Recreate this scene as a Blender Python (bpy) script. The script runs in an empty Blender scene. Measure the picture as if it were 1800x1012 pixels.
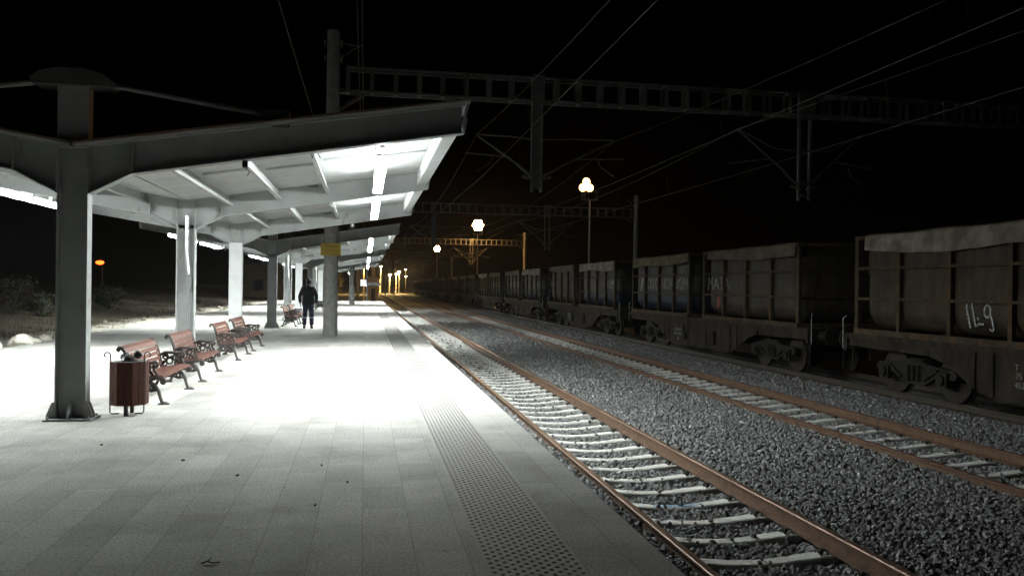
import bpy, bmesh, math, random
import numpy as np
from mathutils import Vector, Matrix
random.seed(7); rng = np.random.default_rng(7)
sc = bpy.context.scene
C = sc.collection
PI = math.pi
HAZE = 0.00018
RAIL = -0.62          # rail head level, platform surface is 0

# ------------------------------------------------------------------ materials
def new_mat(name):
    m = bpy.data.materials.new(name); m.use_nodes = True
    nt = m.node_tree
    return m, nt, nt.nodes['Principled BSDF']

def N(nt, kind, **kw):
    n = nt.nodes.new(kind)
    for k, v in kw.items():
        if k.startswith('i_'): n.inputs[k[2:]].default_value = v
        else: setattr(n, k, v)
    return n

def ramp(nt, fac, stops):
    r = N(nt, 'ShaderNodeValToRGB')
    el = r.color_ramp.elements
    while len(el) < len(stops): el.new(0.5)
    for e, (p, c) in zip(el, stops):
        e.position = p; e.color = (*c, 1) if len(c) == 3 else c
    nt.links.new(fac, r.inputs['Fac'])
    return r.outputs['Color']

def mat(name, c1, c2=None, scale=6.0, rough=0.7, metal=0.0, bump=0.0, bscale=60.0, spec=0.5, detail=6.0, lo=0.35, hi=0.65, stretch=None):
    """noise-mottled material"""
    m, nt, b = new_mat(name)
    c2 = c2 or tuple(x*0.7 for x in c1)
    tc = N(nt, 'ShaderNodeTexCoord')
    vec = tc.outputs['Object']
    if stretch:
        mp = N(nt, 'ShaderNodeMapping'); mp.inputs['Scale'].default_value = stretch
        nt.links.new(vec, mp.inputs['Vector']); vec = mp.outputs['Vector']
    n = N(nt, 'ShaderNodeTexNoise', i_Scale=scale, i_Detail=detail)
    nt.links.new(vec, n.inputs['Vector'])
    nt.links.new(ramp(nt, n.outputs['Fac'], [(lo, c2), (hi, c1)]), b.inputs['Base Color'])
    b.inputs['Roughness'].default_value = rough
    b.inputs['Metallic'].default_value = metal
    b.inputs['Specular IOR Level'].default_value = spec
    if bump:
        n2 = N(nt, 'ShaderNodeTexNoise', i_Scale=bscale, i_Detail=4.0)
        nt.links.new(vec, n2.inputs['Vector'])
        bp = N(nt, 'ShaderNodeBump', i_Strength=bump, i_Distance=0.02)
        nt.links.new(n2.outputs['Fac'], bp.inputs['Height'])
        nt.links.new(bp.outputs['Normal'], b.inputs['Normal'])
    return m

def emis(name, col, strength):
    m, nt, b = new_mat(name)
    b.inputs['Base Color'].default_value = (0.8, 0.8, 0.8, 1)
    b.inputs['Emission Color'].default_value = (*col, 1)
    b.inputs['Emission Strength'].default_value = strength
    return m

M = {}
M['steel']   = mat('painted_steel', (0.4816,0.4936,0.4936), (0.3973,0.4094,0.4033), 3, 0.5, 0, 0.05, 30)
M['purlin']  = mat('purlin_paint', (0.6960,0.7080,0.7020), (0.6000,0.6120,0.6060), 3, 0.5)
M['white_steel'] = mat('white_panel', (0.8056,0.8162,0.8162), (0.7208,0.7314,0.7314), 4, 0.45)
M['rod']     = mat('grey_tube', (0.33,0.33,0.32), (0.25,0.25,0.24), 5, 0.5)
M['head']    = mat('column_head_paint', (0.10,0.10,0.09), (0.07,0.07,0.065), 5, 0.7)
M['galv']    = mat('galvanised', (0.62,0.63,0.64), (0.45,0.46,0.47), 25, 0.35, 0.7)
M['duct']    = mat('cable_duct', (0.75,0.76,0.77), (0.55,0.56,0.57), 20, 0.25, 0.6)
M['roof_edge'] = mat('roof_edge_rust', (0.1600,0.0900,0.0600), (0.0900,0.0600,0.0450), 8, 0.8)
M['concrete'] = mat('mast_concrete', (0.4680,0.4615,0.4420), (0.3380,0.3315,0.3185), 5, 0.9, 0, 0.25, 50, spec=0.15)
M['iron']    = mat('cast_iron', (0.045,0.036,0.033), (0.028,0.022,0.02), 20, 0.5)
M['wood']    = mat('bench_wood', (0.165,0.066,0.047), (0.10,0.038,0.028), 14, 0.5, 0, 0.15, 40, stretch=(6,0.6,6))
M['bin_wood'] = mat('bin_wood', (0.075,0.026,0.017), (0.042,0.014,0.009), 10, 0.7, 0, 0.15, 30, spec=0.25, stretch=(8,8,0.7))
M['dark_metal'] = mat('black_paint', (0.03,0.03,0.03), (0.018,0.018,0.018), 15, 0.5)
M['bag']     = mat('black_bag', (0.02,0.018,0.017), (0.01,0.01,0.01), 15, 0.35, 0, 0.5, 25)
M['bin_rim'] = mat('bin_liner', (0.42,0.42,0.41), (0.25,0.25,0.24), 20, 0.4, 0.5)
M['gantry']  = mat('gantry_steel', (0.0759,0.0780,0.0759), (0.0535,0.0549,0.0535), 4, 0.6, 0.0, spec=0.15)
M['insul']   = mat('insulator', (0.30,0.27,0.24), (0.2,0.18,0.16), 10, 0.3)
M['wire']    = mat('overhead_wire', (0.0410,0.0396,0.0355), (0.0300,0.0287,0.0273), 2, 0.6, 0.0, spec=0.15)
M['sleeper'] = mat('sleeper_concrete', (0.6336,0.6248,0.5896), (0.4752,0.4664,0.4400), 9, 0.9, 0, 0.2, 60)
M['clip']    = mat('rail_clip', (0.03,0.022,0.018), (0.02,0.015,0.012), 20, 0.7)
M['rust'] = mat('rail_rust', (0.105,0.054,0.027), (0.060,0.030,0.015), 9, 0.85, 0, 0.15, 60)
M['railtop'] = mat('rail_running_surface', (0.24,0.16,0.11), (0.15,0.09,0.06), 9, 0.45, 0.5, stretch=(3,0.15,1))
M['railtop2']= mat('rail_running_surface_rusty', (0.1040,0.0400,0.0240), (0.0560,0.0240,0.0144), 9, 0.75, 0.1, stretch=(3,0.15,1))
M['rust_dark'] = mat('dark_brown_rail', (0.045,0.032,0.022), (0.025,0.019,0.014), 9, 0.8)  # darker brown than the other rails
M['blue_paint'] = mat('blue_paint', (0.10,0.24,0.40), (0.3,0.38,0.45), 18, 0.8)
M['tub_brown'] = mat('container_brown', (0.050,0.039,0.026), (0.023,0.019,0.014), 2.6, 0.6, 0, 0.12, 14, spec=0.12, stretch=(1.6,1.6,0.45))
M['tub_grey'] = mat('container_grey', (0.050,0.043,0.032), (0.026,0.023,0.018), 2.6, 0.6, 0, 0.12, 14, spec=0.12, stretch=(1.6,1.6,0.45))
M['frame_br'] = mat('container_frame', (0.060,0.047,0.031), (0.029,0.023,0.016), 5, 0.8, spec=0.1)
M['wagon'] = mat('wagon_frame', (0.037,0.031,0.024), (0.018,0.015,0.012), 2.6, 0.85, 0, 0.2, 18, spec=0.08, stretch=(1.4,1.4,0.6))
M['bogie'] = mat('bogie_steel', (0.026,0.023,0.019), (0.012,0.011,0.010), 7, 0.8, 0, 0.25, 25, spec=0.1)
M['wheel'] = mat('wheel_steel', (0.035,0.029,0.024), (0.018,0.015,0.013), 8, 0.7, spec=0.12)
M['tarp_w']    = mat('tarpaulin_white', (0.2282,0.1996,0.1654), (0.1027,0.0890,0.0684), 2.6, 0.8, 0, 0.4, 8, spec=0.15)
M['tarp_o']    = mat('tarpaulin_olive', (0.1141,0.1042,0.0595), (0.0654,0.0595,0.0378), 2.6, 0.8, 0, 0.4, 8, spec=0.15)
M['tarp_b']    = mat('tarpaulin_brown', (0.1141,0.0893,0.0714), (0.0595,0.0496,0.0378), 2.6, 0.8, 0, 0.4, 8, spec=0.15)
M['chalk_highlight']     = mat('chalk_and_highlight', (0.36,0.37,0.36), (0.07,0.07,0.066), 26, 0.95, lo=0.36, hi=0.56)
M['faded']     = mat('faded_lettering', (0.30,0.29,0.28), (0.07,0.067,0.065), 6, 0.9)
M['stencil']   = mat('stencil_lettering', (0.30,0.29,0.26), (0.14,0.135,0.12), 12, 0.9)
M['red_mark']  = mat('red_mark', (0.28,0.05,0.04), (0.15,0.04,0.03), 8, 0.8)
M['sign_y']    = mat('sign_yellow', (0.60,0.42,0.03), (0.52,0.36,0.03), 3, 0.5)
M['sign_ink']  = mat('sign_black', (0.02,0.017,0.01), (0.015,0.013,0.01), 3, 0.6)
M['skin']   = mat('skin', (0.36,0.22,0.16), (0.32,0.19,0.14), 8, 0.5)
M['jacket'] = mat('jacket_cloth', (0.016,0.017,0.02), (0.010,0.011,0.013), 10, 0.8, 0, 0.3, 18)
M['trousers'] = mat('trouser_cloth', (0.030,0.032,0.085), (0.018,0.02,0.055), 10, 0.85, 0, 0.3, 18)
M['band']   = mat('reflective_band', (0.62,0.64,0.66), (0.5,0.52,0.54), 10, 0.4)
M['shoe']   = mat('shoe_leather', (0.015,0.014,0.013), (0.01,0.01,0.01), 10, 0.4)
M['hair']   = mat('dark_hair', (0.014,0.012,0.011), (0.008,0.007,0.006), 40, 0.6)
M['bark']   = mat('bark', (0.10,0.075,0.05), (0.05,0.038,0.028), 12, 0.9, 0, 0.4, 30)
M['leaf']   = mat('leaf_dark', (0.0420,0.0525,0.0210), (0.0245,0.0315,0.0140), 3, 0.7)
M['leaf_dry'] = mat('leaf_dry', (0.0510,0.0420,0.0240), (0.0270,0.0240,0.0144), 3, 0.8)
M['leaf_y'] = mat('leaf_yellow', (0.20,0.18,0.04), (0.12,0.11,0.03), 3, 0.7)
M['rock']   = mat('pale_rock', (0.7540,0.7105,0.6090), (0.5220,0.4930,0.4205), 5, 0.9, 0, 0.5, 14)
M['rubble'] = mat('rubble_stone', (0.30,0.265,0.21), (0.18,0.155,0.12), 5, 0.9, 0, 0.5, 14)
M['render_wall'] = mat('ochre_render', (0.36,0.27,0.12), (0.28,0.21,0.09), 1.2, 0.9, 0, 0.1, 20)
M['roof_tile'] = mat('dark_roof', (0.07,0.05,0.04), (0.05,0.04,0.03), 6, 0.8)
M['door_orange'] = mat('door_paint', (0.45,0.22,0.05), (0.35,0.17,0.04), 3, 0.6)
M['glass_dark'] = mat('dark_glass', (0.02,0.02,0.022), (0.015,0.015,0.015), 3, 0.15)
M['pale_post'] = mat('pale_post', (0.6,0.56,0.46), (0.48,0.44,0.36), 5, 0.8)
M['tube']   = emis('fluorescent_diffuser', (0.93, 1.0, 0.985), 425)
M['tube_side'] = emis('fluorescent_cover_side', (0.93, 1.0, 0.985), 70)
M['added_louvre'] = mat('added_louvre_metal', (0.5,0.5,0.5), (0.4,0.4,0.4), 5, 0.5)
M['sod1']   = emis('sodium_lens_dim', (1.0, 0.50, 0.15), 55)
M['sod2'] = emis('sodium_lens_bright', (1.0, 0.50, 0.15), 330)
M['sod3'] = emis('sodium_lens_middle', (1.0, 0.50, 0.15), 110)
M['sodfar'] = emis('sodium_lens_far', (1.0, 0.64, 0.22), 3200)
M['sodmid'] = emis('sodium_lens_added_and_amber', (1.0, 0.62, 0.2), 380)
M['sod_rim'] = emis('sodium_lens_rim', (1.0, 0.42, 0.08), 2.2)
M['sodred'] = emis('sodium_lens_orange', (1.0, 0.11, 0.008), 5.5)
M['whitelamp'] = emis('white_lens', (1.0, 0.93, 0.75), 40)

def weather(m, thr=0.66, col=(0.20,0.11,0.06), amt=0.7):
    """rust blooms and drips mixed over a paint"""
    nt = m.node_tree; b = nt.nodes['Principled BSDF']; src = b.inputs['Base Color'].links[0].from_socket
    tc = N(nt, 'ShaderNodeTexCoord'); mp = N(nt, 'ShaderNodeMapping'); mp.inputs['Scale'].default_value = (3,3,0.9); nt.links.new(tc.outputs['Object'], mp.inputs['Vector'])
    n = N(nt, 'ShaderNodeTexNoise', i_Scale=2.2, i_Detail=9.0, i_Roughness=0.65); nt.links.new(mp.outputs['Vector'], n.inputs['Vector'])
    mx = N(nt, 'ShaderNodeMixRGB'); mx.inputs['Color2'].default_value = (*col,1)
    f = ramp(nt, n.outputs['Fac'], [(thr-0.04,(0,0,0)),(thr+0.05,(amt,amt,amt))])
    nt.links.new(f, mx.inputs['Fac']); nt.links.new(src, mx.inputs['Color1']); nt.links.new(mx.outputs['Color'], b.inputs['Base Color'])
weather(M['steel'], 0.64); weather(M['tub_brown'], 0.60, (0.085,0.042,0.02), 0.6); weather(M['tub_grey'], 0.60, (0.075,0.040,0.02), 0.6); weather(M['frame_br'], 0.56, (0.09,0.045,0.02), 0.7); weather(M['wagon'], 0.60, (0.06,0.033,0.017), 0.6)
weather(M['sleeper'], 0.60, (0.30,0.22,0.15), 0.6); weather(M['concrete'], 0.62, (0.20,0.19,0.175), 0.6)
def banded_tub():
    m, nt, b = new_mat('container_blue_band')
    tc = N(nt, 'ShaderNodeTexCoord')
    sp = N(nt, 'ShaderNodeSeparateXYZ'); nt.links.new(tc.outputs['Object'], sp.inputs[0])
    n = N(nt, 'ShaderNodeTexNoise', i_Scale=3.0, i_Detail=6.0); nt.links.new(tc.outputs['Object'], n.inputs['Vector'])
    mr = N(nt, 'ShaderNodeMapRange'); mr.inputs['From Min'].default_value = 0.0; mr.inputs['From Max'].default_value = 2.1
    nt.links.new(sp.outputs['Z'], mr.inputs['Value'])
    blue, grey, pale = (0.017,0.024,0.036), (0.034,0.030,0.028), (0.050,0.046,0.043)
    r = N(nt, 'ShaderNodeValToRGB'); r.color_ramp.interpolation = 'CONSTANT'
    el = r.color_ramp.elements
    el[0].position = 0; el[0].color = (*blue,1); el[1].position = 0.36; el[1].color = (*grey,1)
    e = el.new(0.44); e.color = (*pale,1); e = el.new(0.70); e.color = (*grey,1)
    nt.links.new(mr.outputs['Result'], r.inputs['Fac'])
    mx = N(nt, 'ShaderNodeMixRGB', blend_type='MULTIPLY'); mx.inputs['Fac'].default_value = 0.8
    nt.links.new(r.outputs['Color'], mx.inputs['Color1'])
    nt.links.new(ramp(nt, n.outputs['Fac'], [(0.3,(0.4,0.37,0.35)),(0.7,(1,1,1))]), mx.inputs['Color2'])
    nt.links.new(mx.outputs['Color'], b.inputs['Base Color'])
    b.inputs['Roughness'].default_value = 0.55; b.inputs['Specular IOR Level'].default_value = 0.15
    return m
M['tub_blue'] = banded_tub()

def paving_mat():
    m, nt, b = new_mat('platform_paving')
    tc = N(nt, 'ShaderNodeTexCoord')
    sp = N(nt, 'ShaderNodeSeparateXYZ'); nt.links.new(tc.outputs['Object'], sp.inputs[0])
    cb = N(nt, 'ShaderNodeCombineXYZ')
    nt.links.new(sp.outputs['Y'], cb.inputs['X']); nt.links.new(sp.outputs['X'], cb.inputs['Y'])
    br = N(nt, 'ShaderNodeTexBrick')
    br.offset = 0.37; br.offset_frequency = 2
    br.inputs['Scale'].default_value = 1.0
    br.inputs['Brick Width'].default_value = 0.60; br.inputs['Row Height'].default_value = 0.30
    br.inputs['Mortar Size'].default_value = 0.0022; br.inputs['Mortar Smooth'].default_value = 0.3
    br.inputs['Bias'].default_value = 0.0
    br.inputs['Color1'].default_value = (0.43,0.425,0.405,1); br.inputs['Color2'].default_value = (0.54,0.535,0.515,1)
    br.inputs['Mortar'].default_value = (0.24,0.235,0.22,1)
    nt.links.new(cb.outputs[0], br.inputs['Vector'])
    n1 = N(nt, 'ShaderNodeTexNoise', i_Scale=1.3, i_Detail=5.0); nt.links.new(tc.outputs['Object'], n1.inputs['Vector'])
    n2 = N(nt, 'ShaderNodeTexNoise', i_Scale=55.0, i_Detail=5.0); nt.links.new(tc.outputs['Object'], n2.inputs['Vector'])
    n3 = N(nt, 'ShaderNodeTexNoise', i_Scale=260.0, i_Detail=2.0); nt.links.new(tc.outputs['Object'], n3.inputs['Vector'])
    def mul(a, bb, f):
        mx = N(nt, 'ShaderNodeMixRGB', blend_type='MULTIPLY'); mx.inputs['Fac'].default_value = f
        nt.links.new(a, mx.inputs['Color1']); nt.links.new(bb, mx.inputs['Color2']); return mx.outputs['Color']
    c = mul(br.outputs['Color'], ramp(nt, n1.outputs['Fac'], [(0.3,(0.84,0.835,0.82)),(0.7,(1.05,1.05,1.04))]), 1.0)
    c = mul(c, ramp(nt, n2.outputs['Fac'], [(0.36,(0.62,0.61,0.59)),(0.64,(1.12,1.12,1.12))]), 0.9)
    n4 = N(nt, 'ShaderNodeTexNoise', i_Scale=0.55, i_Detail=9.0, i_Roughness=0.7); nt.links.new(tc.outputs['Object'], n4.inputs['Vector'])
    c = mul(c, ramp(nt, n4.outputs['Fac'], [(0.36,(0.70,0.69,0.66)),(0.52,(1,1,1))]), 0.9)
    v5 = N(nt, 'ShaderNodeTexVoronoi', i_Scale=2.3); nt.links.new(tc.outputs['Object'], v5.inputs['Vector'])
    c = mul(c, ramp(nt, v5.outputs['Distance'], [(0.035,(0.45,0.44,0.42)),(0.05,(1,1,1))]), 0.55)
    glints = ramp(nt, n3.outputs['Fac'], [(0.70,(1,1,1)),(0.78,(1.9,1.9,1.9))])  # bright specks: stone glints put into the paving colour
    c = mul(c, glints, 0.9)
    nt.links.new(c, b.inputs['Base Color'])
    b.inputs['Roughness'].default_value = 0.8
    b.inputs['Specular IOR Level'].default_value = 0.35
    bp = N(nt, 'ShaderNodeBump', i_Strength=0.25, i_Distance=0.004)
    nt.links.new(n2.outputs['Fac'], bp.inputs['Height']); nt.links.new(bp.outputs['Normal'], b.inputs['Normal'])
    return m
M['paving'] = paving_mat()
M['tactile'] = mat('tactile_paving', (0.43,0.42,0.39), (0.36,0.35,0.325), 20, 0.8, 0, 0.15, 90)
M['dark_dome'] = mat('tactile_dark_dome', (0.10,0.097,0.09), (0.06,0.058,0.055), 30, 0.5)  # domes coloured darker than the strip around them
M['platform_side'] = mat('platform_side', (0.25,0.245,0.23), (0.16,0.155,0.145), 3, 0.9, 0, 0.2, 20)

def stone_mat(name, dark, light, island=True):
    m, nt, b = new_mat(name)
    tc = N(nt, 'ShaderNodeTexCoord')
    n = N(nt, 'ShaderNodeTexNoise', i_Scale=30.0, i_Detail=4.0); nt.links.new(tc.outputs['Object'], n.inputs['Vector'])
    if island:
        g = N(nt, 'ShaderNodeNewGeometry')
        col = ramp(nt, g.outputs['Random Per Island'], [(0.0,dark),(0.55,tuple((a+b_)/2 for a,b_ in zip(dark,light))),(0.93,light),(1.0,tuple(min(1,x*1.7) for x in light))])
    else:
        v = N(nt, 'ShaderNodeTexVoronoi', i_Scale=19.0); nt.links.new(tc.outputs['Object'], v.inputs['Vector'])
        sep = N(nt, 'ShaderNodeSeparateColor'); nt.links.new(v.outputs['Color'], sep.inputs['Color'])
        col = ramp(nt, sep.outputs['Red'], [(0.0,dark),(1.0,light)])
        bp = N(nt, 'ShaderNodeBump', i_Strength=1.0, i_Distance=0.05); bp.invert = True
        nt.links.new(v.outputs['Distance'], bp.inputs['Height']); nt.links.new(bp.outputs['Normal'], b.inputs['Normal'])
    mx = N(nt, 'ShaderNodeMixRGB', blend_type='MULTIPLY'); mx.inputs['Fac'].default_value = 0.7
    nt.links.new(col, mx.inputs['Color1'])
    nt.links.new(ramp(nt, n.outputs['Fac'], [(0.3,(0.6,0.6,0.6)),(0.7,(1.1,1.1,1.1))]), mx.inputs['Color2'])
    nt.links.new(mx.outputs['Color'], b.inputs['Base Color'])
    b.inputs['Roughness'].default_value = 0.75
    return m
M['stones'] = stone_mat('ballast_stone', (0.125,0.124,0.121), (0.235,0.234,0.230))
M['ballast'] = stone_mat('ballast_bed', (0.115,0.114,0.111), (0.225,0.224,0.22), island=False)

def ground_mat():
    m, nt, b = new_mat('ground_soil')
    tc = N(nt, 'ShaderNodeTexCoord')
    sp = N(nt, 'ShaderNodeSeparateXYZ'); nt.links.new(tc.outputs['Object'], sp.inputs[0])
    n = N(nt, 'ShaderNodeTexNoise', i_Scale=0.9, i_Detail=8.0); nt.links.new(tc.outputs['Object'], n.inputs['Vector'])
    nn = N(nt, 'ShaderNodeTexNoise', i_Scale=7.0, i_Detail=8.0); nt.links.new(tc.outputs['Object'], nn.inputs['Vector'])
    # a strip of pale sand runs along the platform edge, brown soil beyond it
    ad = N(nt, 'ShaderNodeMath', operation='MULTIPLY_ADD'); ad.inputs[1].default_value = 2.6
    nt.links.new(n.outputs['Fac'], ad.inputs[0]); nt.links.new(sp.outputs['X'], ad.inputs[2])
    mr = N(nt, 'ShaderNodeMapRange'); mr.inputs['From Min'].default_value = -9.3; mr.inputs['From Max'].default_value = -8.0
    nt.links.new(ad.outputs[0], mr.inputs['Value'])
    sand = ramp(nt, nn.outputs['Fac'], [(0.35,(0.26,0.24,0.19)),(0.65,(0.46,0.44,0.37))])
    soil = ramp(nt, nn.outputs['Fac'], [(0.35,(0.028,0.022,0.015)),(0.5,(0.07,0.05,0.028)),(0.7,(0.11,0.085,0.05))])
    mx = N(nt, 'ShaderNodeMixRGB'); nt.links.new(mr.outputs['Result'], mx.inputs['Fac'])
    nt.links.new(soil, mx.inputs['Color1']); nt.links.new(sand, mx.inputs['Color2'])
    nt.links.new(mx.outputs['Color'], b.inputs['Base Color'])
    b.inputs['Roughness'].default_value = 0.95
    bp = N(nt, 'ShaderNodeBump', i_Strength=0.8, i_Distance=0.08)
    nt.links.new(nn.outputs['Fac'], bp.inputs['Height']); nt.links.new(bp.outputs['Normal'], b.inputs['Normal'])
    return m
M['ground'] = ground_mat()

# ------------------------------------------------------------------ mesh helpers
class MB:
    def __init__(s): s.v = []; s.f = []; s.mi = []; s.cur = 0
    def add(s, vs, fs):
        b = len(s.v); s.v += [tuple(map(float, p)) for p in vs]
        s.f += [tuple(i+b for i in f) for f in fs]; s.mi += [s.cur]*len(fs)
        return s
    def box(s, cx, cy, cz, sx, sy, sz, rot=None):
        x, y, z = sx/2, sy/2, sz/2
        vs = [Vector(p) for p in ((-x,-y,-z),(x,-y,-z),(x,y,-z),(-x,y,-z),(-x,-y,z),(x,-y,z),(x,y,z),(-x,y,z))]
        if rot: vs = [rot @ p for p in vs]
        return s.add([(p.x+cx, p.y+cy, p.z+cz) for p in vs], [(0,3,2,1),(4,5,6,7),(0,1,5,4),(1,2,6,5),(2,3,7,6),(3,0,4,7)])
    def bb(s, x0, x1, y0, y1, z0, z1):
        return s.box((x0+x1)/2,(y0+y1)/2,(z0+z1)/2,abs(x1-x0),abs(y1-y0),abs(z1-z0))
    def prism(s, poly, a, b, axis='y'):
        """polygon in the plane normal to axis, extruded from a to b (y: poly=(x,z); x: poly=(y,z); z: poly=(x,y))"""
        def P(p, t):
            return (p[0],t,p[1]) if axis=='y' else ((t,p[0],p[1]) if axis=='x' else (p[0],p[1],t))
        n = len(poly)
        vs = [P(p,a) for p in poly]+[P(p,b) for p in poly]
        fs = [tuple(range(n)), tuple(range(2*n-1,n-1,-1))]+[(i,i+n,(i+1)%n+n,(i+1)%n) for i in range(n)]
        return s.add(vs, fs)
    def tube(s, pts, r, n=8, cap=True, flat=None):
        """tube along pts; r number or list; flat=(axis vector, scale) squashes the section"""
        pts = [Vector(p) for p in pts]; m = len(pts)
        rr = r if isinstance(r,(list,tuple)) else [r]*m
        vs = []; prev = None
        for i, p in enumerate(pts):
            t = (pts[min(i+1,m-1)]-pts[max(i-1,0)])
            t = t.normalized() if t.length > 1e-9 else Vector((0,0,1))
            ref = prev if prev is not None else (Vector((0,0,1)) if abs(t.z)<0.9 else Vector((0,1,0)))
            u = ref - t*ref.dot(t)
            if u.length < 1e-6: u = Vector((1,0,0)) - t*t.x
            u.normalize(); w = t.cross(u); prev = u
            for k in range(n):
                a = 2*PI*k/n
                d = u*math.cos(a)*rr[i]+w*math.sin(a)*rr[i]
                if flat: 
                    ax = Vector(flat[0]); d = d + ax*(d.dot(ax)*(flat[1]-1))
                vs.append(p+d)
        fs = [(i*n+k, i*n+(k+1)%n, (i+1)*n+(k+1)%n, (i+1)*n+k) for i in range(m-1) for k in range(n)]
        if cap: fs += [tuple(range(n-1,-1,-1)), tuple(range((m-1)*n, m*n))]
        return s.add(vs, fs)
    def bar(s, p0, p1, w, h, up=(0,0,1)):
        p0, p1 = Vector(p0), Vector(p1); d = (p1-p0); L = d.length; d.normalize()
        upv = Vector(up); side = d.cross(upv)
        if side.length < 1e-6: side = d.cross(Vector((1,0,0)))
        side.normalize(); u = side.cross(d)
        rot = Matrix((side, d, u)).transposed()
        c = (p0+p1)/2
        return s.box(c.x,c.y,c.z,w,L,h,rot)
    def lathe(s, prof, n=16, c=(0,0,0)):
        vs = []; m = len(prof)
        for (r, z) in prof:
            for k in range(n):
                a = 2*PI*k/n; vs.append((c[0]+r*math.cos(a), c[1]+r*math.sin(a), c[2]+z))
        fs = [(i*n+k, i*n+(k+1)%n, (i+1)*n+(k+1)%n, (i+1)*n+k) for i in range(m-1) for k in range(n)]
        fs += [tuple(range(n-1,-1,-1)), tuple(range((m-1)*n, m*n))]
        return s.add(vs, fs)
    def disc(s, c, axis, r, w, n=20):
        a = Vector(axis).normalized(); c = Vector(c)
        return s.tube([c-a*w/2, c+a*w/2], r, n)
    def rbox(s, sx, sy, sz, r, n=6, c=(0,0,0)):
        """rounded box"""
        hx, hy, hz = sx/2, sy/2, sz/2
        r = min(r, hx, hy, hz)
        ts = [math.tan((i/n-0.5)*PI/2) for i in range(n+1)]
        # per face grid with clustering at the edges
        def face(o, u, v):
            vs = []
            lin = [-1+ (1-math.cos(PI*i/(2*n)))*0 for i in range(1)]
            g = []
            for i in range(n+1): g.append(('lo', i/n))
            gs = [('a',i/n) for i in range(n+1)]+[('b',i/n) for i in range(n+1)]
            def coord(h, t):
                k, q = t
                ang = q*PI/4
                if k == 'a': return -(h-r)-r*math.tan(PI/4-ang)
                return (h-r)+r*math.tan(ang)
            H = {0:hx,1:hy,2:hz}
            for tu in gs:
                for tv in gs:
                    p = [0,0,0]; p[o[0]] = o[1]*H[o[0]]
                    p[u] = coord(H[u], tu); p[v] = coord(H[v], tv)
                    q = [max(-(H[k]-r), min(H[k]-r, p[k])) for k in range(3)]
                    d = Vector([p[k]-q[k] for k in range(3)])
                    d = d.normalized()*r if d.length > 1e-9 else d
                    vs.append((c[0]+q[0]+d.x, c[1]+q[1]+d.y, c[2]+q[2]+d.z))
            m = len(gs)
            fs = [(i*m+j, i*m+j+1, (i+1)*m+j+1, (i+1)*m+j) if o[1]*(1 if (u,v) in ((1,2),(2,0),(0,1)) else -1) < 0 else (i*m+j, (i+1)*m+j, (i+1)*m+j+1, i*m+j+1) for i in range(m-1) for j in range(m-1)]
            s.add(vs, fs)
        for o in ((0,-1),(0,1)): face(o,1,2)
        for o in ((1,-1),(1,1)): face(o,2,0)
        for o in ((2,-1),(2,1)): face(o,0,1)
        return s
    def build(s, name, mats, parent=None, loc=None, smooth=False):
        me = bpy.data.meshes.new(name)
        me.from_pydata(s.v, [], s.f); 
        mats = mats if isinstance(mats, (list,tuple)) else [mats]
        for m in mats: me.materials.append(m)
        if len(mats) > 1: me.polygons.foreach_set('material_index', s.mi)
        if smooth: me.polygons.foreach_set('use_smooth', [True]*len(me.polygons))
        me.validate(); me.update()
        o = bpy.data.objects.new(name, me); C.objects.link(o)
        if parent is not None: o.parent = parent
        if loc is not None: o.location = loc
        return o

def np_obj(name, V, F, m, parent=None):
    me = bpy.data.meshes.new(name)
    nv, nf, k = len(V), len(F), F.shape[1]
    me.vertices.add(nv); me.vertices.foreach_set('co', V.astype(np.float32).ravel())
    me.loops.add(nf*k); me.loops.foreach_set('vertex_index', F.astype(np.int32).ravel())
    me.polygons.add(nf); me.polygons.foreach_set('loop_start', np.arange(0, nf*k, k, dtype=np.int32))
    me.polygons.foreach_set('loop_total', np.full(nf, k, dtype=np.int32))
    me.polygons.foreach_set('use_smooth', [False]*nf)
    me.materials.append(m); me.update(calc_edges=True)
    o = bpy.data.objects.new(name, me); C.objects.link(o)
    if parent is not None: o.parent = parent
    return o

def tag(o, label=None, cat=None, group=None, kind=None):
    if label: o['label'] = label
    if cat: o['category'] = cat
    if group: o['group'] = group
    if kind: o['kind'] = kind
    return o
def thing(name, label, cat, loc=(0,0,0), group=None):
    o = bpy.data.objects.new(name, None); C.objects.link(o); o.location = loc
    o.empty_display_size = 0.2
    return tag(o, label, cat, group)
def copy_tree(o, parent=None, loc=None, label=None, rotz=None):
    c = o.copy(); C.objects.link(c)
    if parent is not None: c.parent = parent
    if loc is not None: c.location = loc
    if rotz is not None: c.rotation_euler[2] = rotz
    if label: c['label'] = label
    for ch in list(o.children): copy_tree(ch, c)
    return c
def text_obj(name, body, size, m, loc, parent=None, facing='-x', shear=0.0):
    """flat lettering as a mesh part"""
    cu = bpy.data.curves.new(name, 'FONT'); cu.body = body; cu.size = size
    cu.extrude = 0.0015; cu.align_x = 'CENTER'; cu.align_y = 'CENTER'; cu.shear = shear; cu.resolution_u = 3
    tmp = bpy.data.objects.new(name+'_tmp', cu); C.objects.link(tmp)
    bpy.context.view_layer.update()
    me = bpy.data.meshes.new_from_object(tmp.evaluated_get(bpy.context.evaluated_depsgraph_get()))
    bpy.data.objects.remove(tmp); bpy.data.curves.remove(cu)
    # lettering plane: text x -> right of the reader
    if facing == '-x': R = Matrix(((0,0,-1),(-1,0,0),(0,1,0)))   # reader looks along +x
    else: R = Matrix(((1,0,0),(0,0,-1),(0,1,0)))                 # '-y' : reader looks along +y
    me.transform(R.to_4x4()); me.materials.clear(); me.materials.append(m); me.name = name
    o = bpy.data.objects.new(name, me); C.objects.link(o); o.location = loc
    if parent is not None: o.parent = parent
    return o

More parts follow.
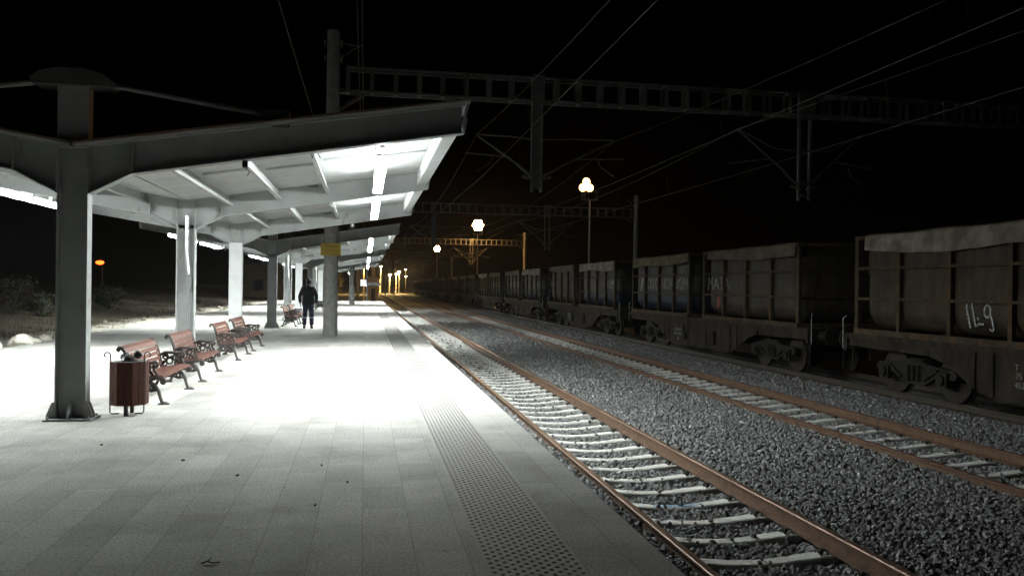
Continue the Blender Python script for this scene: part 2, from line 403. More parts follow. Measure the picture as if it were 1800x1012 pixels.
# ------------------------------------------------------------------ ground, platform, ballast
def vnoise(x, y, s=1.0, seed=0):
    x = np.asarray(x)*s+seed*17.3; y = np.asarray(y)*s+seed*9.1
    return (np.sin(x*1.7+np.sin(y*2.3)*1.3)+np.sin(y*1.9+np.sin(x*1.3)*1.7)+np.sin((x+y)*2.9+1.3)*0.5)/2.5

def ground_z(x, y):
    x = np.asarray(x, float); y = np.asarray(y, float)
    left = -0.10+0.05*vnoise(x,y,1.4)+np.clip((-10.2-x)/5.0,0,1)*(0.28+0.22*vnoise(x,y,0.45,3))+np.clip((-14-x)/16.0,0,1)*(0.7+0.5*vnoise(x,y,0.2,5))
    left = left + 0.03*vnoise(x,y,5.0,2)*np.clip((-8.6-x),0,1)
    left = np.where(x < -60, left*np.clip(1-(-60-x)/80,0,1)-0.3*np.clip((-60-x)/80,0,1), left)
    right = -1.02+0.02*vnoise(x,y,1.0,1)
    z = np.where(x < -8.0, left, np.where(x < -7.2, -0.45, right))
    # the platform ends: soil drops to yard level behind it
    yard = np.clip((y-84.0)/4.0, 0, 1)
    z = np.where((x > -9.5), z*(1-yard)+np.where(x < -8.0, left-0.55, right)*yard, z)
    return z
xs = np.concatenate([np.array([-900,-500,-300,-180,-120,-90,-70]), np.arange(-60,-30,2.0), np.arange(-30,-8.25,0.35), np.array([-8.25,-7.9,-7.3,-5,-2,1,3]), np.arange(5,40,2.5), np.array([45,60,80,110,160,260,500,900])])
ys = np.concatenate([np.array([-80,-40,-20,-10]), np.arange(-4,60,0.5), np.arange(60,130,2.0), np.arange(130,340,8.0), np.array([360,420,520,700,1000,1500])])
GX, GY = np.meshgrid(xs, ys); GZ = ground_z(GX, GY)
V = np.stack([GX.ravel(), GY.ravel(), GZ.ravel()], 1)
ny, nx = GX.shape
idx = np.arange(ny*nx).reshape(ny, nx)
F = np.stack([idx[:-1,:-1].ravel(), idx[:-1,1:].ravel(), idx[1:,1:].ravel(), idx[1:,:-1].ravel()], 1)
g = np_obj('ground', V, F, M['ground']); tag(g, kind='structure'); g.data.polygons.foreach_set('use_smooth',[True]*len(F))

# platform: paved slab with a bull-nosed kerb edge and a tactile strip
PX0, PX1, PY0, PY1 = -8.2, 1.73, -6.0, 84.0
TX0, TX1 = 0.675, 1.226
pm = MB()
pm.bb(PX0, TX0-0.001, PY0, PY1, -0.5, 0.0); pm.bb(TX1+0.001, PX1, PY0, PY1, -0.14, 0.0)
tag(pm.build('platform', M['paving']), kind='structure')
ps = MB(); ps.bb(TX0-0.0, 1.66, PY0+0.01, PY1-0.01, -1.1, -0.143)
tag(ps.build('platform_base_wall', M['platform_side']), kind='structure')
# tactile strip with domes
D = []
dome = [(0.0140,0.0),(0.0120,0.0040),(0.009,0.0046)]
tv = []; tf = []
ky = 0.0765; kx = 0.0795
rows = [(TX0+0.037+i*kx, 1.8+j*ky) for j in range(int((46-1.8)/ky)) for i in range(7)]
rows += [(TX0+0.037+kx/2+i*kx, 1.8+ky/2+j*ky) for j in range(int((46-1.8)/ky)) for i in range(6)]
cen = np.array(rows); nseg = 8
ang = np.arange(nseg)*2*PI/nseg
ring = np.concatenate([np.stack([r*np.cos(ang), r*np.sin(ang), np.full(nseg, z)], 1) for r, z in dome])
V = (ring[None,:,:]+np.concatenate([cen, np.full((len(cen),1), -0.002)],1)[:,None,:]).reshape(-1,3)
base_f = []
for lv in range(2):
    for k in range(nseg):
        base_f.append((lv*nseg+k, lv*nseg+(k+1)%nseg, (lv+1)*nseg+(k+1)%nseg, (lv+1)*nseg+k))
for k in range(1, nseg-2, 2): base_f.append((2*nseg, 2*nseg+k, 2*nseg+k+1, 2*nseg+k+2))
base_f = np.array(base_f)
F = (base_f[None]+ (np.arange(len(cen))*len(ring))[:,None,None]).reshape(-1,4)
sv = np.array([(TX0,PY0,-0.14),(TX1,PY0,-0.14),(TX1,PY1,-0.14),(TX0,PY1,-0.14),(TX0,PY0,-0.002),(TX1,PY0,-0.002),(TX1,PY1,-0.002),(TX0,PY1,-0.002)])
sf = np.array([(0,3,2,1),(4,5,6,7),(0,1,5,4),(1,2,6,5),(2,3,7,6),(3,0,4,7)])
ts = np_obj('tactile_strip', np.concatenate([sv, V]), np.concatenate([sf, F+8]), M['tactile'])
ts.data.materials.append(M['dark_dome']); ts.data.polygons.foreach_set('material_index', [0]*6+[1]*len(F))
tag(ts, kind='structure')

# ballast bed with a shaped cross section
T1, T2, T3 = 3.41, 7.95, 12.25       # track centres
GA = 0.7525
def ballast_z(x):
    x = np.asarray(x, float)
    z = np.full_like(x, -0.725)
    for t in (T1, T2, T3):
        d = np.abs(x-t)
        z = np.where(d < 0.70, -0.885, z)
        z = np.where((d >= 0.70) & (d < 0.82), -0.83, z)
    z = np.where(x < 2.56, -0.675, z)
    z = np.where((x > 9.4) & (x < 10.6), -0.76, z)
    z = np.where(x > 11.0, z-0.06, z)
    z = np.where(x > 14.5, -0.98, z)
    return z
bx = np.concatenate([np.arange(1.68, 11.2, 0.14), np.arange(11.2, 26, 1.2)])
by = np.concatenate([np.arange(-3, 30, 0.25), np.arange(30, 90, 1.0), np.arange(90, 330, 6.0)])
GX, GY = np.meshgrid(bx, by)
GZ = ballast_z(GX)+0.02*vnoise(GX,GY,3.1,4)
V = np.stack([GX.ravel(), GY.ravel(), GZ.ravel()],1); ny, nx = GX.shape
idx = np.arange(ny*nx).reshape(ny,nx)
F = np.stack([idx[:-1,:-1].ravel(), idx[:-1,1:].ravel(), idx[1:,1:].ravel(), idx[1:,:-1].ravel()],1)
bo = np_obj('ballast_bed', V, F, M['ballast']); tag(bo, kind='structure'); bo.data.polygons.foreach_set('use_smooth',[True]*len(F))

# loose ballast stones
bm = bmesh.new(); bmesh.ops.create_icosphere(bm, subdivisions=1, radius=1.0)
ico_v = np.array([v.co[:] for v in bm.verts]); ico_f = np.array([[v.index for v in f.verts] for f in bm.faces]); bm.free()
variants = []
for k in range(24):
    p = ico_v*(1+rng.uniform(-0.34,0.30,(len(ico_v),1)))
    p = p*rng.uniform(0.62,1.12,(1,3)); variants.append(p)
variants = np.array(variants)
def stones(regions):
    Vs = []; 
    cs = []; rs = []
    for (x0,x1,y0,y1,dens,smin,smax) in regions:
        n = int((x1-x0)*(y1-y0)*dens)
        cs.append(np.stack([rng.uniform(x0,x1,n), rng.uniform(y0,y1,n)],1)); rs.append(rng.uniform(smin,smax,n)*rng.choice([1,1,1,1.25],n))
    c = np.concatenate(cs); r = np.concatenate(rs)
    # keep stones off the rails and mostly off the sleepers
    keep = np.ones(len(c), bool)
    for t in (T1, T2, T3):
        for s_ in (-1,1): keep &= np.abs(c[:,0]-(t+s_*GA)) > 0.075
        ins = np.abs(c[:,0]-t) < 0.70
        ph = ((c[:,1]-SL0[t])/0.62) % 1.0; dd = np.minimum(ph, 1-ph)*0.62
        frac = rng.uniform(0,1,len(c))
        keep &= ~(ins & (dd < 0.075+r*0.45) & (frac > 0.022))
    c = c[keep]; r = r[keep]; n = len(c)
    z = ballast_z(c[:,0])+r*rng.uniform(0.1,0.75,n)
    for t in (T1, T2, T3):
        ins = np.abs(c[:,0]-t) < 0.70
        ph = ((c[:,1]-SL0[t])/0.62) % 1.0; dd = np.minimum(ph, 1-ph)*0.62
        z = np.where(ins & (dd < 0.09), -0.835+r*0.5, z)
    q = rng.normal(size=(n,4)); q /= np.linalg.norm(q,axis=1)[:,None]
    w,x,y,zz = q.T
    R = np.stack([np.stack([1-2*(y*y+zz*zz),2*(x*y-w*zz),2*(x*zz+w*y)],1),np.stack([2*(x*y+w*zz),1-2*(x*x+zz*zz),2*(y*zz-w*x)],1),np.stack([2*(x*zz-w*y),2*(y*zz+w*x),1-2*(x*x+y*y)],1)],1)
    base = variants[rng.integers(0,len(variants),n)]
    P = np.einsum('nij,nkj->nki', R, base)*r[:,None,None]
    P += np.concatenate([c, z[:,None]],1)[:,None,:]
    F = (ico_f[None]+(np.arange(n)*len(ico_v))[:,None,None]).reshape(-1,3)
    return P.reshape(-1,3), F
SL0 = {T1: 6.73, T2: 6.4, T3: 6.6}
V, F = stones([(1.75,10.9,2.2,9.5,880,0.017,0.032),(1.75,11.2,9.5,17,480,0.019,0.035),(1.75,11.2,17,30,150,0.022,0.040),(1.75,11.2,30,52,40,0.03,0.05)])
tag(np_obj('ballast_stones', V, F, M['stones']), 'loose grey ballast stones lying between and beside the tracks', 'gravel', kind='stuff')

# ------------------------------------------------------------------ rails
def rail(name, x, y0, y1, label, top, group, side=None):
    h = 0.158
    prof = [(-0.070,0),(0.070,0),(0.070,0.012),(0.014,0.032),(0.010,0.112),(0.034,0.124),(0.036,0.148),(0.028,0.157),(-0.028,0.157),(-0.036,0.148),(-0.034,0.124),(-0.010,0.112),(-0.014,0.032),(-0.070,0.012)]
    mb = MB(); segs = [y0]+[y for y in (0,10,20,30,45,60,90) if y0 < y < y1]+[y1]
    n = len(prof)
    vs = [(px, y, pz-0.157+0.0) for y in segs for (px,pz) in prof]
    for i in range(len(segs)-1):
        for k in range(n):
            mb.cur = 1 if k in (6,7,8) else 0
            if i == 0 and k == 0: mb.v += [tuple(map(float,p)) for p in vs]
            mb.f.append((i*n+k, (i+1)*n+k, (i+1)*n+(k+1)%n, i*n+(k+1)%n)); mb.mi.append(mb.cur)
    mb.f.append(tuple(range(n))); mb.mi.append(0)
    o = mb.build(name, [side or M['rust'], top], loc=(x,0,RAIL)); return tag(o, label, 'rail', group)
rail('rail', T1-GA, -3, 330, 'rusty rail with a worn top running closest to the platform edge', M['railtop'], 'rails of the three tracks')
rail('rail', T1+GA, -3, 330, 'orange rusty rail on the far side of the track beside the platform', M['railtop'], 'rails of the three tracks')
rail('rail', T2-GA, -3, 330, 'dark red rusty rail on the platform side of the middle track', M['railtop2'], 'rails of the three tracks')
rail('rail', T2+GA, -3, 330, 'rusty rail of the middle track on the side of the wagons', M['railtop2'], 'rails of the three tracks')
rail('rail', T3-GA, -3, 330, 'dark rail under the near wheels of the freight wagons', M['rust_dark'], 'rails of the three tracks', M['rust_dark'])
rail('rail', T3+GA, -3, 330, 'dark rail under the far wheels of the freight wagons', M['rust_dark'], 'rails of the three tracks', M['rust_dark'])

# ------------------------------------------------------------------ sleepers
def sleeper_mesh(seed):
    rr = random.Random(seed); mb = MB()
    xs_ = [-1.28,-0.98,-0.70,-0.48,-0.22,0,0.22,0.48,0.70,0.98,1.28]
    top = [-0.800,-0.786,-0.790,-0.812,-0.838,-0.846,-0.838,-0.812,-0.790,-0.786,-0.800]
    wid = [0.20,0.20,0.185,0.17,0.155,0.15,0.155,0.17,0.185,0.20,0.20]
    n = len(xs_)
    vs = []
    for x, z, w in zip(xs_, top, wid):
        j = rr.uniform(-0.004,0.004)
        vs += [(x,-w/2-0.03,-1.02),(x,-w/2+j,z-0.012),(x,-w/2+0.014+j,z),(x,w/2-0.014+j,z),(x,w/2+j,z-0.012),(x,w/2+0.03,-1.02)]
    fs = [(i*6+k, (i+1)*6+k, (i+1)*6+(k+1)%6, i*6+(k+1)%6) for i in range(n-1) for k in range(6)]
    fs += [tuple(range(5,-1,-1)), tuple(range((n-1)*6, n*6))]
    mb.add([(x,y,z-RAIL) for x,y,z in vs], fs); return mb
sleeper_meshes = []
for k in range(4):
    o = sleeper_mesh(k).build('concrete_sleeper', M['sleeper']); sleeper_meshes.append(o.data); bpy.data.objects.remove(o)
cm = MB()
for s_ in (-1,1):
    cm.tube([(s_*0.03,-0.055,0.0),(s_*0.045,-0.02,0.028),(s_*0.03,0.0,0.034),(s_*0.045,0.02,0.028),(s_*0.03,0.055,0.0)], 0.011, 6)
cm.lathe([(0.017,0.0),(0.017,0.04),(0.010,0.05)], 8)
tmpc = cm.build('rail_clip', M['clip']); clip_me = tmpc.data; bpy.data.objects.remove(tmpc)
def put_sleepers(t, n0, n1, label, group, clips):
    for k in range(n0, n1):
        y = SL0[t]+0.62*k
        o = bpy.data.objects.new('concrete_sleeper', sleeper_meshes[(k*7)%4]); C.objects.link(o)
        o.location = (t, y, RAIL); o.rotation_euler[2] = random.uniform(-0.012,0.012)
        lab = label
        if t == T1 and k == 3:
            lab = 'white concrete sleeper with a blue paint smear across its middle'
            pb = MB()
            for (a,b_,w) in ((-0.27,-0.16,0.06),(-0.17,-0.02,0.08),(-0.03,0.10,0.07),(0.09,0.26,0.085),(0.25,0.33,0.05)):
                za = -0.8463-RAIL+0.0019+ (0.13*((abs((a+b_)/2))**2))*1.05
                pb.bb(a, b_, -w/2, w/2, za, za+0.004)
            pb.build('paint_smear', M['blue_paint'], o)
        tag(o, lab, 'sleeper', group)
        if k < clips:
            for s_ in (-1,1):
                c = bpy.data.objects.new('rail_clip', clip_me); C.objects.link(c); c.parent = o; c.location = (s_*(GA-0.115), 0, -0.795-RAIL)
                c2 = bpy.data.objects.new('rail_clip', clip_me); C.objects.link(c2); c2.parent = o; c2.location = (s_*(GA+0.115), 0, -0.795-RAIL)
put_sleepers(T1, -6, 115, 'pale concrete sleeper of the track that runs beside the platform', 'sleepers of the track beside the platform', 45)
put_sleepers(T2, -2, 95, 'grey concrete sleeper of the middle track, half sunk in ballast', 'sleepers of the middle track', 45)

# ------------------------------------------------------------------ platform canopy
CX = -3.25
FR = (0.0, 5.9, 11.8)
TOPZ = lambda x: 3.066+0.159*abs(x)
BOTZ = lambda x: 2.70+0.1632*abs(x)
def make_canopy():
    root = thing('platform_canopy', 'nearest butterfly platform canopy with its dark end frame beside the litter bin', 'canopy', (CX, 10.0, 0), 'platform canopies')
    for fi, y in enumerate(FR):
        # column: flanges face the tracks, the web spans between them
        cb = MB()
        for s_ in (-1,1): cb.bb(s_*0.152-0.010, s_*0.152+0.010, y-0.08, y+0.08, 0.02, 2.62)
        cb.bb(-0.142, 0.142, y-0.008, y+0.008, 0.02, 2.62)
        for s_ in (-1,1): cb.bb(s_*0.152-0.010, s_*0.152+0.010, y-0.08, y+0.08, 3.06, 3.74)
        cb.bb(-0.142, 0.142, y-0.06, y+0.06, 3.06, 3.74)
        col = cb.build('column', M['steel'], root)
        pb = MB(); pb.bb(-0.25,0.25,y-0.17,y+0.17,0.0,0.02)
        for s_ in (-1,1):
            pb.prism([(s_*0.163,0.021),(s_*0.245,0.021),(s_*0.245,0.05),(s_*0.19,0.20),(s_*0.163,0.20)], y-0.015, y+0.015)
            pb.prism([(s_*0.145,0.0205),(s_*0.245,0.0205),(s_*0.245,0.05),(s_*0.185,0.20),(s_*0.145,0.20)], y-0.095, y-0.081)
        pb.prism([(y-0.009,0.021),(y-0.16,0.021),(y-0.16,0.05),(y-0.09,0.19),(y-0.009,0.19)], -0.012, 0.012, 'x')
        for bx__ in (-0.215,0.215):
            for by__ in (-0.135,0.135): pb.tube([(bx__,y+by__,0.019),(bx__,y+by__,0.045)], 0.014, 6)
        pb.build('base_plate', M['steel'], col)
        if fi == 1:
            db = MB(); 
            db.tube([(0.02,y-0.05,2.78),(0.02,y-0.06,2.2),(0.035,y-0.07,1.95),(0.06,y-0.08,1.72)], 0.035, 8)
            db.bb(0.015,0.105,y-0.11,y-0.03,1.42,1.70)
            db.tube([(0.06,y-0.07,1.42),(0.06,y-0.07,0.62)], 0.013, 8); db.tube([(0.10,y-0.06,1.70),(0.10,y-0.06,0.1)], 0.012, 8)
            db.bb(0.03,0.125,y-0.10,y-0.03,0.42,0.62)
            db.build('cable_duct', M['duct'], col, smooth=False)
        if fi == 2:
            wb = MB(); wb.bb(-0.158,0.158,y-0.092,y-0.082,0.03,2.60); wb.build('cover_plate', M['white_steel'], col)
        # rafter: tapered I beam, both wings, haunch on the column
        rb = MB()
        half = [(4.39,BOTZ(4.39)+0.02),(0.62,BOTZ(0.62)),(0.17,2.56)]
        poly = [(x,z) for x,z in half]+[(-x,z) for x,z in reversed(half)]+[(-4.39,TOPZ(4.39)-0.012),(0,TOPZ(0)-0.012),(4.39,TOPZ(4.39)-0.012)]
        rb.prism(poly, y-0.008, y+0.008)
        for s_ in (-1,1):
            pts = [(4.42,BOTZ(4.39)+0.02),(0.62,BOTZ(0.62)),(0.17,2.56)]
            for (a,b_) in zip(pts[:-1], pts[1:]):
                rb.prism([(s_*a[0],a[1]),(s_*b_[0],b_[1]),(s_*b_[0],b_[1]-0.016),(s_*a[0],a[1]-0.016)], y-0.08, y+0.08)
            rb.prism([(0,TOPZ(0)),(s_*4.42,TOPZ(4.42)),(s_*4.42,TOPZ(4.42)-0.014),(0,TOPZ(0)-0.014)], y-0.10, y+0.10)
            for xx in (0.62, 0.165):
                rb.bb(s_*xx-0.006, s_*xx+0.006, y-0.095, y+0.095, BOTZ(xx)+(0.0 if xx>0.3 else -0.15), TOPZ(xx)-0.02)
            rb.prism([(s_*4.42,BOTZ(4.39)+0.02),(s_*4.45,TOPZ(4.42)-0.2),(s_*4.42,TOPZ(4.42)-0.10),(s_*4.45,TOPZ(4.42)+0.03),(s_*4.48,TOPZ(4.42)+0.03),(s_*4.39,BOTZ(4.39)+0.02)], y-0.10, y+0.10)
        rb.build('rafter', M['steel'], root)
        hb = MB(); hb.prism([(-0.40,3.74),(0.40,3.74),(0.43,3.80),(0.33,3.88),(0.15,3.93),(-0.15,3.93),(-0.33,3.88),(-0.43,3.80)], y-0.17, y+0.17)
        hb.build('column_head', M['head'], root)
        for s_ in (-1,1):
            tr = MB(); tr.tube([(s_*0.36,y,3.79),(s_*2.17,y,TOPZ(2.17)+0.115)], 0.032, 10)
            rod = tr.build('tie_rod', M['rod'], root, smooth=False)
            kb = MB(); kb.bb(s_*2.2-0.15, s_*2.2+0.15, y-0.09, y+0.09, TOPZ(2.05)+0.001, TOPZ(2.2)+0.17); kb.build('rod_bracket', M['head'], rod)
    for s_ in (-1,1):
        for off in (0.75,1.62,2.5,3.38):
            for (ya,yb) in ((0.012,5.888),(5.912,11.788)):
                pb = MB(); zt = TOPZ(off)-0.016
                pb.bb(s_*off-0.004, s_*off+0.004, ya, yb, zt-0.17, zt)
                pb.bb(s_*off-0.004, s_*off+0.066, ya, yb, zt-0.176, zt-0.17); pb.bb(s_*off+0.060,s_*off+0.066, ya, yb, zt-0.17, zt-0.14)
                pb.build('purlin', M['purlin'], root)
        eb = MB(); z4 = TOPZ(4.20)
        eb.bb(s_*4.20-0.006, s_*4.20+0.006, 0.0+0.11, 5.79, z4-0.27, z4-0.016); eb.bb(s_*4.20-0.006, s_*4.20+0.006, 6.01, 11.69, z4-0.27, z4-0.016)
        eb.prism([(s_*4.208,z4-0.274),(s_*4.38,z4-0.25),(s_*4.38,z4-0.235),(s_*4.208,z4-0.255)], 0.11, 5.79); eb.prism([(s_*4.208,z4-0.274),(s_*4.38,z4-0.25),(s_*4.38,z4-0.235),(s_*4.208,z4-0.255)], 6.01, 11.69)
        eb.build('gutter', M['purlin'], root)
        # roof sheet with shallow ribs across the slope, and lap seams
        rb = MB()
        for k in range(22):
            ya = -0.12+k*0.55; yb = ya+0.55
            if k == 21: yb = 12.02
            zz = 0.003*(k % 2)
            rb.prism([(s_*0.02,TOPZ(0.02)+0.002+zz),(s_*4.48,TOPZ(4.48)+0.002+zz),(s_*4.48,TOPZ(4.48)+0.030+zz),(s_*0.02,TOPZ(0.02)+0.030+zz)], ya, yb)
        rf = rb.build('roof_sheet', M['white_steel'], root)
        tb = MB(); tb.prism([(s_*0.02,TOPZ(0.02)+0.036),(s_*4.50,TOPZ(4.50)+0.036),(s_*4.50,TOPZ(4.50)+0.052),(s_*0.02,TOPZ(0.02)+0.052)], -0.15, 12.06)
        tb.build('roof_covering', M['roof_edge'], root)
        for yy in (2.9, 8.8):
            for (xa,xb) in ((0.83,1.60),(1.70,2.48),(2.58,3.36),(3.46,4.18)):
                sb = MB(); d = 0.25 if xa in (1.70,3.46) else 0.0
                sb.prism([(s_*xa,TOPZ(xa)-0.002),(s_*xb,TOPZ(xb)-0.002),(s_*xb,TOPZ(xb)-0.035),(s_*xa,TOPZ(xa)-0.035)], yy+d, yy+d+0.03)
                sb.build('roof_batten', M['purlin'], root)
    # little clamp bodies and loose wire ends hanging under the rafters
    for (x,y) in ((1.85,0.0),(-2.3,5.9),(-2.62,5.9),(2.6,5.9),(2.9,11.8)):
        jb = MB(); z = BOTZ(x)-0.016
        jb.bb(x-0.03,x+0.03,y-0.04,y+0.04,z-0.075,z)
        jb.tube([(x,y,z-0.07),(x+0.05,y,z-0.13),(x+0.02,y,z-0.17)], 0.006, 5)
        jb.build('cable_clamp', M['galv'] if y else M['dark_metal'], root)
    wb = MB()
    for (x,dx) in ((2.55,0.06),(2.66,-0.05),(2.60,0.10)):
        z = BOTZ(x)+0.05; wb.tube([(x,0.16,z+0.16),(x+dx*0.4,0.15,z+0.02),(x+dx,0.13,z-0.10)], 0.005, 5)
    wb.build('loose_wire', M['dark_metal'], root)
    return root
can = make_canopy()
YC = [10.0, 30.1, 50.2, 70.3]
can_lab = ['', 'second platform canopy, just beyond the concrete mast with the yellow sign', 'third platform canopy, seen small beyond the walking person', 'farthest platform canopy, near the dark end of the platform']
for y, l in zip(YC[1:], can_lab[1:]): copy_tree(can, loc=(CX,y,0), label=l)

# fluorescent fittings
def make_fixture():
    root = thing('fluorescent_light', 'x', 'lamp', (0,0,0), 'fluorescent lights under the canopies')
    L = 2.1
    b = MB(); b.prism([(-0.040,0.075),(0.040,0.075),(0.040,0.048),(-0.040,0.048)], -L/2, L/2); b.build('housing', M['white_steel'], root)
    # opal cover: dimmer side walls, bright lens below
    pr = [(0.040,0.0475),(0.075,-0.002)]+[(0.075*math.cos(-PI*k/6), -0.002+0.012*math.sin(-PI*k/6)) for k in range(1,6)]+[(-0.075,-0.002),(-0.040,0.0475)]
    d = MB(); d.prism(pr, -L/2+0.02, L/2-0.02)
    d.mi = [1,1]+[1]+[0]*6+[1]+[1]
    d.build('diffuser', [M['tube'], M['tube_side']], root)
    e = MB()  # cross fins added to cut the light thrown along the platform
    for k in range(17):
        y = -L/2+0.02+(L-0.04)*k/16
        e.prism([(0.077,-0.004)]+[(0.077*math.cos(-PI*q/6), -0.004+0.014*math.sin(-PI*q/6)) for q in range(1,6)]+[(-0.077,-0.004)]+[(-0.077,-0.05),(0.077,-0.05)], y-0.003, y+0.003)
    for s_ in (-1,1): e.bb(-0.0005+s_*0.0785,0.0005+s_*0.0785,-L/2+0.016,L/2-0.016,-0.008,-0.004)
    e.build('added_louvre', M['added_louvre'], root)
    h = MB()
    for s_ in (-1,1): h.bb(-0.02,0.02,s_*0.75-0.02,s_*0.75+0.02,0.076,0.194); h.bb(-0.055,0.055,s_*0.75-0.03,s_*0.75+0.03,0.194,0.204)
    h.bb(-0.03,0.03,-0.75,0.75,0.0755,0.080)
    h.build('hanger', M['steel'], root)
    return root
fx = make_fixture()
cn = ['nearest', 'second', 'third', 'farthest']; on = ['first', 'second', 'third', 'fourth']
first = True
for ci, y0 in enumerate(YC):
    for side, off, ys_ in (('track side', 3.44, (1.40,3.52,7.25,9.37)), ('left', -3.50, (1.30,3.55,6.88,9.10))):
        for k, yy in enumerate(ys_):
            z = TOPZ(abs(off))-0.016-0.176-0.205
            lab = f'{on[k]} fluorescent light from the near end under the {side} wing of the {cn[ci]} canopy'
            loc = (CX+off, y0+yy, z)
            if first: fx.location = loc; fx['label'] = lab; first = False
            else: copy_tree(fx, loc=loc, label=lab)

# ------------------------------------------------------------------ benches
def arc(cx, cz, r, a0, a1, n=8, r1=None):
    r1 = r if r1 is None else r1
    return [(cx+(r+(r1-r)*i/n)*math.cos(math.radians(a0+(a1-a0)*i/n)), cz+(r+(r1-r)*i/n)*math.sin(math.radians(a0+(a1-a0)*i/n))) for i in range(n+1)]
def make_bench():
    root = thing('bench', 'red slatted bench with cast iron ends, first behind the litter bin', 'bench', (0,0,0), 'benches along the canopy columns')
    L = 1.60; hl = 0.775
    # profile in (x,z): front feet at x=+0.28, back at x=-0.42
    seatp = [(0.27,0.425),(0.185,0.437),(0.10,0.428),(0.015,0.415),(-0.07,0.402),(-0.145,0.398)]
    sb = MB()
    for (x,z), r in zip(seatp, (0.25,0.02,-0.12,-0.15,-0.15,-0.05)):
        sb.box(x,0,z,0.074,L,0.026, Matrix.Rotation(r,3,'Y'))
    sb.build('seat', M['wood'], root)
    backp = [(-0.215,0.475),(-0.238,0.560),(-0.262,0.645),(-0.288,0.730),(-0.322,0.812)]
    bb_ = MB()
    for (x,z), r in zip(backp, (-0.26,-0.28,-0.29,-0.33,-0.50)):
        bb_.box(x,0,z,0.024,L,0.072, Matrix.Rotation(r,3,'Y'))
    bb_.box(-0.372,0,0.858,0.07,L,0.026, Matrix.Rotation(0.45,3,'Y'))
    bb_.build('backrest', M['wood'], root)
    for s_ in (-1,1):
        y = s_*hl; ib = MB()
        def rib(pts, r=0.017, yy=y): ib.tube([(px,yy,pz) for px,pz in pts], [q_*1.4 for q_ in r] if isinstance(r,list) else r*1.4, 6, flat=((0,1,0),1.25))
        rib([(0.36,0.018),(0.285,0.022),(0.250,0.10),(0.222,0.20),(0.165,0.29),(0.06,0.345),(-0.03,0.375)], [0.022,0.026,0.020,0.022,0.024,0.022,0.02])  # front leg
        ib.bb(0.22,0.39,y-0.04,y+0.04,0.0,0.022)
        rib([(-0.40,0.018),(-0.33,0.03),(-0.285,0.12),(-0.245,0.22),(-0.17,0.31),(-0.06,0.365)], [0.02,0.024,0.02,0.021,0.023,0.02]) # rear leg
        ib.bb(-0.43,-0.29,y-0.04,y+0.04,0.0,0.022)
        rib([(-0.20,0.36),(-0.215,0.46),(-0.245,0.58),(-0.275,0.69),(-0.315,0.80),(-0.365,0.862),(-0.412,0.868),(-0.428,0.835),(-0.400,0.815)], 0.021)  # back upright with a scroll
        rib([(0.29,0.395),(0.20,0.405),(0.08,0.395),(-0.08,0.378),(-0.20,0.37)], 0.023)      # seat rail
        rib(arc(0.285,0.350,0.045,90,-250,10,0.018), 0.017)                                   # seat nose scroll
        ib.disc((0.285,y,0.352),(0,1,0),0.034,0.05,10)
        rib([(-0.235,0.60),(-0.15,0.645),(-0.03,0.640),(0.09,0.628),(0.165,0.645)]+arc(0.165,0.600,0.045,80,-230,9,0.016), 0.018)  # arm rest with a scroll
        rib([(0.13,0.595),(0.145,0.53),(0.185,0.47),(0.20,0.41)], 0.017)                      # arm post
        for (cx_,cz_,r_) in ((-0.135,0.575,0.045),(-0.06,0.50,0.055),(0.045,0.56,0.047),(0.075,0.465,0.040),(-0.15,0.455,0.042),(0.015,0.30,0.038),(0.10,0.25,0.036),(-0.08,0.29,0.042),(-0.17,0.24,0.034)):
            rib(arc(cx_,cz_,r_,0,360,10), 0.0125)
        rib([(0.20,0.22),(0.10,0.20),(0.0,0.235),(-0.10,0.235),(-0.22,0.20)], 0.013)
        rib([(-0.20,0.42),(-0.12,0.52),(-0.02,0.58),(0.08,0.61)], 0.013); rib([(-0.18,0.60),(-0.06,0.56),(0.06,0.50),(0.17,0.42)], 0.013)
        ib.build('iron_end', M['iron'], root, smooth=True)
    tb = MB(); tb.tube([(-0.02,-hl,0.30),(-0.02,hl,0.30)], 0.012, 6); tb.build('tie_bar', M['iron'], root)
    for ch in root.children: ch.data.transform(Matrix.Diagonal((0.76,1,0.84,1)))
    return root
bench = make_bench()
bx_ = -2.75
spots = [(11.86,'red slatted bench with cast iron ends, first in the row behind the litter bin'),
         (14.36,'second red slatted bench from the litter bin, backing the column with cables'),
         (18.08,'third red slatted bench from the litter bin, beyond the column with cables'),
         (20.45,'fourth red slatted bench from the litter bin, before the white clad column'),
         (32.05,'red slatted bench beside the walking person, just past the second canopy\'s dark end column'),
         (34.50,'red slatted bench half hidden behind the walking person\'s legs'),
         (51.9,'far red slatted bench seen between the walking person and the concrete mast')]
for i, (y, lab) in enumerate(spots):
    if i == 0: bench.location = (bx_, y, 0); bench['label'] = lab
    else: copy_tree(bench, loc=(bx_, y, 0), label=lab, rotz=random.uniform(-0.01,0.01))

